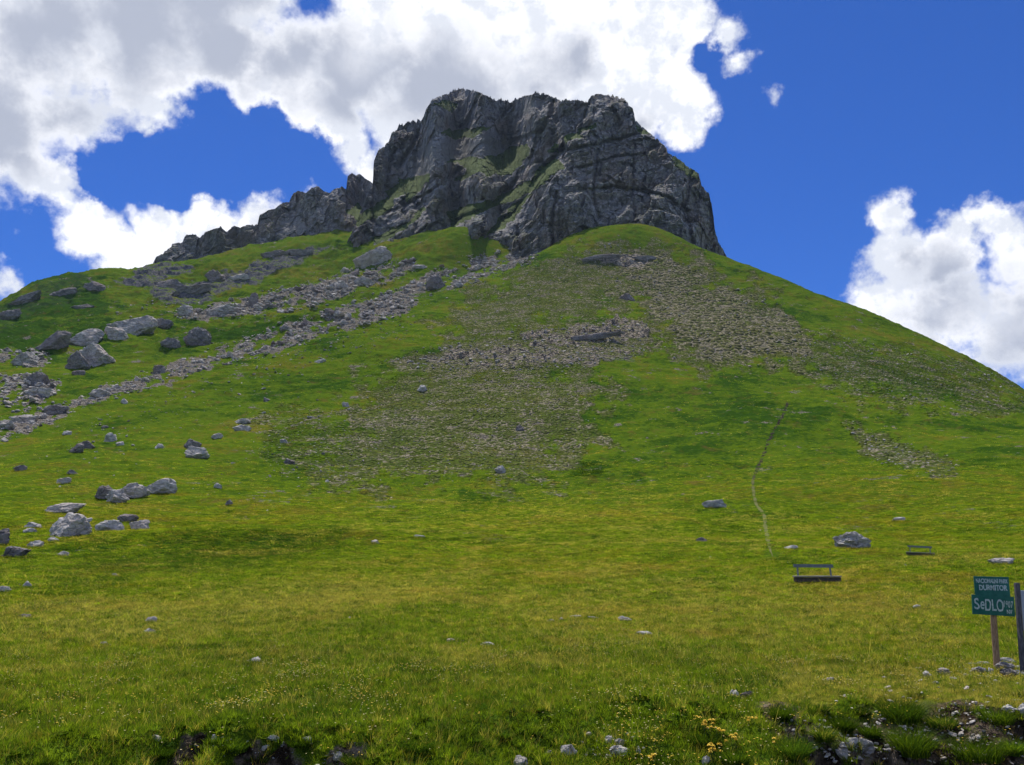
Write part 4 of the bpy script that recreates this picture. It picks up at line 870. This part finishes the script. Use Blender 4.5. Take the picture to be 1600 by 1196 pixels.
rg = np.random.default_rng(5)
def source(name, V, F, mats, mi=None):
    me = mesh_np(name, V, F, None, True)
    for m_ in mats: me.materials.append(m_)
    if mi is not None: me.polygons.foreach_set('material_index', np.array(mi, np.int32))
    o = bpy.data.objects.new(name, me); src.objects.link(o)
for i, (mt, n, sp, h_, w_) in enumerate(((M_T1, 26, .07, .10, .0050), (M_T1, 22, .08, .13, .0045), (M_T1, 18, .06, .08, .0060), (M_T2, 20, .07, .13, .0040), (M_T2, 14, .05, .17, .0035), (M_T3, 30, .08, .15, .0055), (M_T3, 26, .07, .11, .0060), (M_T4, 14, .07, .20, .0040))):
    V_, F_ = blades(rg, n, sp, h_, w_, .6, 3); source('a%02d' % i, V_, F_, [mt])
# flower heads on stems (sources 8 and 9)
def flower(name, mt, n, sp, h_, rad):
    V, F, mi = [], [], []
    for _ in range(n):
        bx, by = rg.normal(0, sp, 2); hh = h_ * rg.uniform(.7, 1.2); lx, ly = rg.normal(0, .03, 2); o = len(V)
        V += [(bx - .002, by, 0), (bx + .002, by, 0), (bx + lx + .0015, by + ly, hh), (bx + lx - .0015, by + ly, hh)]; F.append((o, o + 1, o + 2, o + 3)); mi.append(1)
        for k in range(6):
            a = k * 1.047; o = len(V); c = (bx + lx, by + ly, hh); ca, sa = math.cos(a), math.sin(a); r = rad * rg.uniform(.8, 1.2)
            V += [c, (c[0] + r * .6 * ca + r * .35 * sa, c[1] + r * .6 * sa - r * .35 * ca, hh + r * .25), (c[0] + r * ca, c[1] + r * sa, hh + r * .15), (c[0] + r * .6 * ca - r * .35 * sa, c[1] + r * .6 * sa + r * .35 * ca, hh + r * .25)]
            F.append((o, o + 1, o + 2, o + 3)); mi.append(0)
    source(name, np.array(V), np.array(F), [mt, M_STEM], mi)
def herb(name, n, leaf, wid, mt):
    V, F = [], []
    for i_ in range(n):
        a = i_ * 2.4 + rg.normal(0, .3); l = leaf * rg.uniform(.6, 1.1); up = rg.uniform(.35, .9); ca, sa = math.cos(a), math.sin(a); o = len(V); w = wid * rg.uniform(.7, 1.2)
        for t, ww in ((0, .25), (.35, 1), (.7, .85), (1, .05)):
            r, z = l * t, l * up * (t - .55 * t * t); V += [(r * ca - w * ww * sa, r * sa + w * ww * ca, z), (r * ca + w * ww * sa, r * sa - w * ww * ca, z)]
        F += [(o + 2 * q, o + 2 * q + 1, o + 2 * q + 3, o + 2 * q + 2) for q in range(3)]
    source(name, np.array(V), np.array(F), [mt])
herb('c10', 11, .11, .016, M_T3); herb('c11', 8, .09, .022, M_T1)
V_, F_ = blades(rg, 4, .05, .30, .0030, .35, 4); source('c12', V_, F_, [M_T2])
flower('b08', M_YEL, 2, .08, .17, .016); flower('b09', M_CREAM, 2, .10, .17, .015)

def scatter(name, label, cat, x, y, z, rot, scl, idx):
    me = bpy.data.meshes.new(name); n = len(x); me.vertices.add(n); me.vertices.foreach_set('co', np.stack([x, y, z], 1).astype(np.float32).ravel())
    a = me.attributes.new('rot', 'FLOAT_VECTOR', 'POINT'); a.data.foreach_set('vector', rot.astype(np.float32).ravel())
    a = me.attributes.new('scl', 'FLOAT_VECTOR', 'POINT'); a.data.foreach_set('vector', scl.astype(np.float32).ravel())
    a = me.attributes.new('idx', 'INT', 'POINT'); a.data.foreach_set('value', idx.astype(np.int32))
    o = link(name, me); ng = bpy.data.node_groups.new(name, 'GeometryNodeTree')
    ng.interface.new_socket('Geometry', in_out='INPUT', socket_type='NodeSocketGeometry'); ng.interface.new_socket('Geometry', in_out='OUTPUT', socket_type='NodeSocketGeometry')
    N, Lk = ng.nodes, ng.links; gi, go = N.new('NodeGroupInput'), N.new('NodeGroupOutput'); ip = N.new('GeometryNodeInstanceOnPoints'); ci = N.new('GeometryNodeCollectionInfo')
    ci.inputs['Collection'].default_value = src; ci.inputs['Separate Children'].default_value = True; ci.inputs['Reset Children'].default_value = True
    def na(nm, ty):
        q = N.new('GeometryNodeInputNamedAttribute'); q.data_type = ty; q.inputs['Name'].default_value = nm; return q.outputs['Attribute']
    Lk.new(gi.outputs[0], ip.inputs['Points']); Lk.new(ci.outputs[0], ip.inputs['Instance']); ip.inputs['Pick Instance'].default_value = True
    Lk.new(na('idx', 'INT'), ip.inputs['Instance Index']); Lk.new(na('scl', 'FLOAT_VECTOR'), ip.inputs['Scale'])
    er = N.new('FunctionNodeEulerToRotation'); Lk.new(na('rot', 'FLOAT_VECTOR'), er.inputs[0]); Lk.new(er.outputs[0], ip.inputs['Rotation']); Lk.new(ip.outputs[0], go.inputs[0])
    md = o.modifiers.new('tufts', 'NODES'); md.node_group = ng
    tag(o, label, cat, None, 'stuff'); return o
def field(n, r0, r1, seed):
    rg = np.random.default_rng(seed); az = np.radians(rg.uniform(-35, 35, n)); r = np.exp(rg.uniform(math.log(r0), math.log(r1), n)); x, y = r * np.sin(az), r * np.cos(az)
    z, q = land(x, y, True, True); return x, y, z, r, q, rg
gr = [field(165000, 5.2, 26, 51), field(170000, 26, 130, 52), field(150000, 60, 420, 53)]
X_, Y_, Z_, R_, I_, S_ = [], [], [], [], [], []
for x, y, z, r, q, rg in gr:
    bare = np.clip(q['stony'] * 1.1 * (y > 60) + q['scree'] * 1.1 + q['outcrop'] * .5, 0, 1)
    soil_ = bare_bank(x, y) + .38 * rg.normal(size=len(x)) > .62
    clump = fbm(x / 1.1, y / 1.1, 3, 3)
    keep = (rg.random(len(x)) > bare) & (rg.random(len(x)) < np.where(r > 60, (1 - .75 * sstep(r, 60, 110) * sstep(-clump, -.25, .1)), 1)) & ~soil_
    for i in range(0, len(path_x), 4): keep &= (x - path_x[i]) ** 2 + (y - path_y[i]) ** 2 > .22
    x, y, z, r = x[keep], y[keep], z[keep], r[keep]; q = {k: v[keep] for k, v in q.items()}; n = len(x)
    p1 = fbm(x / 9, y / 6, 1, 3) ; p2 = fbm(x / 2.4, y / 1.8, 7, 3)
    u = rg.random(n); dryp = np.clip(.05 + .40 * q['dry'] + .35 * sstep(p1, .05, .45), 0, .75); darkp = np.clip(.10 + .5 * q['lush'] + .5 * sstep(p2, .15, .5) * (1 - q['dry']), 0, .8)
    idx = rg.integers(0, 3, n); idx = np.where(u < dryp, rg.integers(3, 5, n), idx); idx = np.where(u > 1 - darkp, rg.integers(5, 7, n), idx)
    idx = np.where((rg.random(n) < .05 + .12 * sstep(p1, .1, .4)) & (y < 60) , 7, idx)
    idx = np.where((rg.random(n) < .16 * sstep(perlin(x * .8, y * .8, 5), -.1, .4) + .02) & (y < 34), rg.integers(10, 12, n), idx); idx = np.where((rg.random(n) < .035) & (y < 40), 12, idx)
    s = np.clip(r / 13, .85, 4.6) ** .95 * rg.uniform(.6, 1.25, n) * (1 + .5 * sstep(p2, .1, .5)) * (1 - .35 * (q['stony'] > .3) * (y < 100))
    s = np.where((q['dry'] > .6) & (y < 16), s * .62, s); sz = np.clip(s, .6, 1.0) * (1 + .5 * sstep(r, 60, 200)) * rg.uniform(.6, 1.2, n)
    X_.append(x); Y_.append(y); Z_.append(z - .02); I_.append(idx); S_.append(np.stack([s, s, sz], 1)); R_.append(np.stack([rg.normal(0, .12, n), rg.normal(0, .12, n), rg.random(n) * 6.28], 1))
rg = np.random.default_rng(61); fx_, fy_ = [], []
for a, b, w_, d_ in FEET:
    m_ = int(np.clip(26 * w_ * (30 / b) ** .5 * 2, 10, 60)); th = rg.uniform(math.pi * .95, math.pi * 2.05, m_); rr_ = rg.uniform(.95, 1.15, m_)
    fx_ += list(a + np.cos(th) * w_ * rr_); fy_ += list(b + np.sin(th) * d_ * rr_)
fx_, fy_ = np.array(fx_), np.array(fy_); n = len(fx_); s = np.clip(fy_ / 13, .85, 4) * rg.uniform(.5, .9, n); sz = np.clip(s, .7, 1.3) * rg.uniform(.8, 1.5, n)
X_.append(fx_); Y_.append(fy_); Z_.append(land(fx_, fy_) - .02); I_.append(rg.choice([0, 1, 5, 6, 3], n)); S_.append(np.stack([s, s, sz], 1)); R_.append(np.stack([0 * s, 0 * s, rg.random(n) * 6.28], 1))
cat_ = np.concatenate
scatter('grass', 'green and straw coloured meadow grass covering the slope', 'grass', cat_(X_), cat_(Y_), cat_(Z_), cat_(R_), cat_(S_), cat_(I_))
# wildflowers: loose drifts over the lower meadow
rg = np.random.default_rng(77); n = 60000; az = np.radians(rg.uniform(-34, 34, n)); r = np.exp(rg.uniform(math.log(8.5), math.log(60), n)); x, y = r * np.sin(az), r * np.cos(az)
dr = .6 * fbm(x / 2.2, y / 7.0, 9, 3) + .7 * fbm(x / .9, y / 2.2, 2, 2); k = rg.random(n) < .05 + .6 * sstep(dr, .0, .5); x, y, r = x[k], y[k], r[k]; n = len(x)
s = np.clip(r / 24, .75, 1.3) * rg.uniform(.6, 1.0, n)
scatter('wildflowers', 'cream and yellow wildflowers in drifts over the lower meadow', 'flowers', x, y, land(x, y) + .03, np.stack([0 * x, 0 * x, rg.random(n) * 6.3], 1), np.stack([s] * 3, 1), np.where(rg.random(n) < .5, 8, 9))

# tussocks: single dark clumps of grass one can pick out
def tussock(px, py, w, h, label, mats, name='grass_tussock', cat='grass tussock', n=520, curl=.7, group=None):
    x, y, z, mpp = (float(t[0]) for t in hit(px, py)); rg = np.random.default_rng(int(px * 7 + py)); W_, H_ = w * mpp, h * mpp; n = n * 2
    V1, F1 = blades(rg, n, W_ * .40, H_ * 1.05, max(.0045, .7 * mpp), curl, 4)
    me = mesh_np(name, V1, F1, None, True)
    for m_ in mats: me.materials.append(m_)
    me.polygons.foreach_set('material_index', np.repeat((rg.random(n) < .16).astype(np.int32) * (len(mats) - 1), 4))
    tag(link(name, me, None, (x, y, z - .03)), label, cat, group)
D2 = [M_T3, M_T1]; D3 = [M_T3, M_T2]
for a in ((1408,1122,70,46,'largest dark round tussock with pale flower specks on the bank at right'),(1424,1176,66,56,'tall dark tussock below the flower specked tussock at the bottom right'),(1222,1126,34,28,'small dark tussock at the left end of the eroded bank'),
    (1318,1140,34,32,'dark tussock beside bare tan soil on the bank'),(1556,1130,62,28,'low bright green and dark tussock at the right below the sign'),(1530,1188,84,44,'broad tussock in the bottom right corner'),
    (1240,1188,60,36,'dark tussock at the bottom edge left of the tan rocks'),(1288,1160,40,26,'brownish tussock between the small tussock and the tan rocks'),(1345,1112,30,14,'low olive tussock at the top of the eroded bank'),
    (1282,1108,30,16,'low straw coloured tussock at the top left of the bank'),(1470,1130,50,24,'soft olive tussock right of the flower specked tussock'),(1360,1150,36,22,'small green tussock between bare soil and the tall dark tussock'),
    (1583,1176,34,26,'dark tussock at the right edge of the bank'),(365,1176,50,26,'dark tussock left of the hollow at the bottom left'),(470,1154,50,16,'dark overhanging grass above the bottom left hollow'),
    (556,1184,44,26,'brown green tussock right of the bottom left hollow'),(60,1194,46,18,'small low dark tussock at the bottom left corner'),(250,1186,44,20,'dark tussock at the bottom between corner and hollow'),
    (1150,1186,50,30,'green tussock with yellow flowers behind at the bottom'),(790,1150,22,12,'small dark green tuft in the lower middle meadow'),(650,1172,70,22,'low dark tussock at the bottom middle left'),(1100,1150,60,24,'green tussock under the yellow flower clump')):
    tussock(*a, D3 if 'brown' in a[4] or 'straw' in a[4] or 'olive' in a[4] else D2)
def shrub_patch(px, py, w, h, hgt, n, label):
    x, y, z, mpp = (float(t[0]) for t in hit(px, py)); rg = np.random.default_rng(int(px)); Vs, Fs, off = [], [], 0; _, y1, _, _ = (float(t[0]) for t in hit(px, py - h))
    for _ in range(n):
        a, r = rg.random() * 6.283, math.sqrt(rg.random()); cx, cy = x + math.cos(a) * r * w * mpp / 2, (y + y1) / 2 + math.sin(a) * r * (y1 - y) / 2
        if fbm(cx / .9 / (mpp / .05), cy / 1.5 / (mpp / .05), px, 2) < -.12: continue
        V_, F_ = blades(rg, 26, hgt * .9, hgt * rg.uniform(.35, 1.1) * (1 - .5 * r), hgt * .10, 1.1, 2)
        Vs.append(V_ + [cx - x, cy - y, float(land(np.array([cx]), np.array([cy]))[0]) - z]); Fs.append(F_ + off); off += len(V_)
    V_, F_ = np.concatenate(Vs), np.concatenate(Fs); me = mesh_np('low_shrub', V_, F_, None, True)
    for m_ in (M_T3, M_T1): me.materials.append(m_)
    me.polygons.foreach_set('material_index', np.repeat((rg.random(len(F_) // 2) < .25).astype(np.int32), 2))
    tag(link('low_shrub', me, None, (x, y, z - .03)), label, 'shrub')
for a in ((492,862,95,32,.45,150,'dark green low shrub patch on the left meadow rise'),(350,888,190,34,.30,170,'long dark green bank of taller grass left of the low shrub patch'),(925,748,62,26,.8,80,'dark green shrubby patch at the right foot of the stony slope'),(762,795,80,20,.5,70,'dark green low patch below the stony hollow')):
    shrub_patch(*a)
# yellow flowers in clumps by the bank
def flower_clump(px, py, w, h, n, label):
    x, y, z, mpp = (float(t[0]) for t in hit(px, py)); rg = np.random.default_rng(int(px)); t = thing('yellow_wildflower', label, 'wildflower', (x, y, z), 0, 'yellow flower clumps on the bank')
    SV, SF, PV, PF = [], [], [], []
    for _ in range(n):
        bx, by = rg.normal(0, w * mpp * .22), rg.normal(0, w * mpp * .22); hh = h * mpp * rg.uniform(.55, 1.1); lx, ly = rg.normal(0, .03, 2); o = len(SV)
        SV += [(bx - .003, by, -.02), (bx + .003, by, -.02), (bx + lx + .002, by + ly, hh), (bx + lx - .002, by + ly, hh)]; SF.append((o, o + 1, o + 2, o + 3))
        for ring, (r, up) in enumerate(((.024, .004), (.017, .011))):
            for k in range(8):
                a = k * .785 + ring * .4; ca, sa = math.cos(a), math.sin(a); o = len(PV); c = (bx + lx, by + ly, hh + ring * .003); tx, ty = rg.normal(0, .003, 2)
                PV += [c, (c[0] + r * .6 * ca + r * .3 * sa, c[1] + r * .6 * sa - r * .3 * ca, c[2] + up + tx), (c[0] + r * ca, c[1] + r * sa, c[2] + up * .8 + ty), (c[0] + r * .6 * ca - r * .3 * sa, c[1] + r * .6 * sa + r * .3 * ca, c[2] + up - tx)]
                PF.append((o, o + 1, o + 2, o + 3))
    link('stem', mesh_np('stem', np.array(SV), np.array(SF), M_STEM), t); link('flower_head', mesh_np('flower_head', np.array(PV), np.array(PF), M_YEL), t)
for a in ((1106,1146,24,22,12,'yellow flower clump, upper one left of the bank'),(1124,1150,14,20,7,'yellow flower clump just right of the upper clump'),(1115,1180,14,22,9,'tall yellow flower clump below the upper clump'),(1150,1168,14,16,6,'yellow flower clump at the right of the flower group'),(1124,1164,8,12,3,'small yellow flowers between the clumps'),
    (1018,1198,16,14,5,'yellow flower clump at the bottom edge left of the others'),(1214,1182,8,14,2,'lone pair of yellow flowers by the dark bottom tussock'),(1172,1136,12,14,4,'small yellow flowers right of the upper clump'),(1090,1132,7,14,2,'tiny yellow flowers left of the upper clump')):
    flower_clump(*a)
print('all done', flush=True)

# ------------------------------------------------------------------ thin mountain air
def make_haze():
    import bmesh
    bm = bmesh.new(); bmesh.ops.create_cube(bm, size=1); bmesh.ops.scale(bm, vec=(9000, 9000, 700), verts=bm.verts); bmesh.ops.translate(bm, vec=(0, 0, 700 / 2 - 75), verts=bm.verts)
    me = bpy.data.meshes.new('haze'); bm.to_mesh(me); bm.free(); m = bpy.data.materials.new('haze'); m.use_nodes = True; h = NT(m.node_tree)
    v = h.n('ShaderNodeVolumePrincipled'); v.inputs['Color'].default_value = (.55, .72, 1, 1); v.inputs['Density'].default_value = .00005; v.inputs['Anisotropy'].default_value = .3
    h.nt.links.new(v.outputs[0], h.n('ShaderNodeOutputMaterial').inputs['Volume']); me.materials.append(m)
    tag(link('haze', me), 'thin bluish mountain air', 'haze', None, 'stuff')
make_haze()
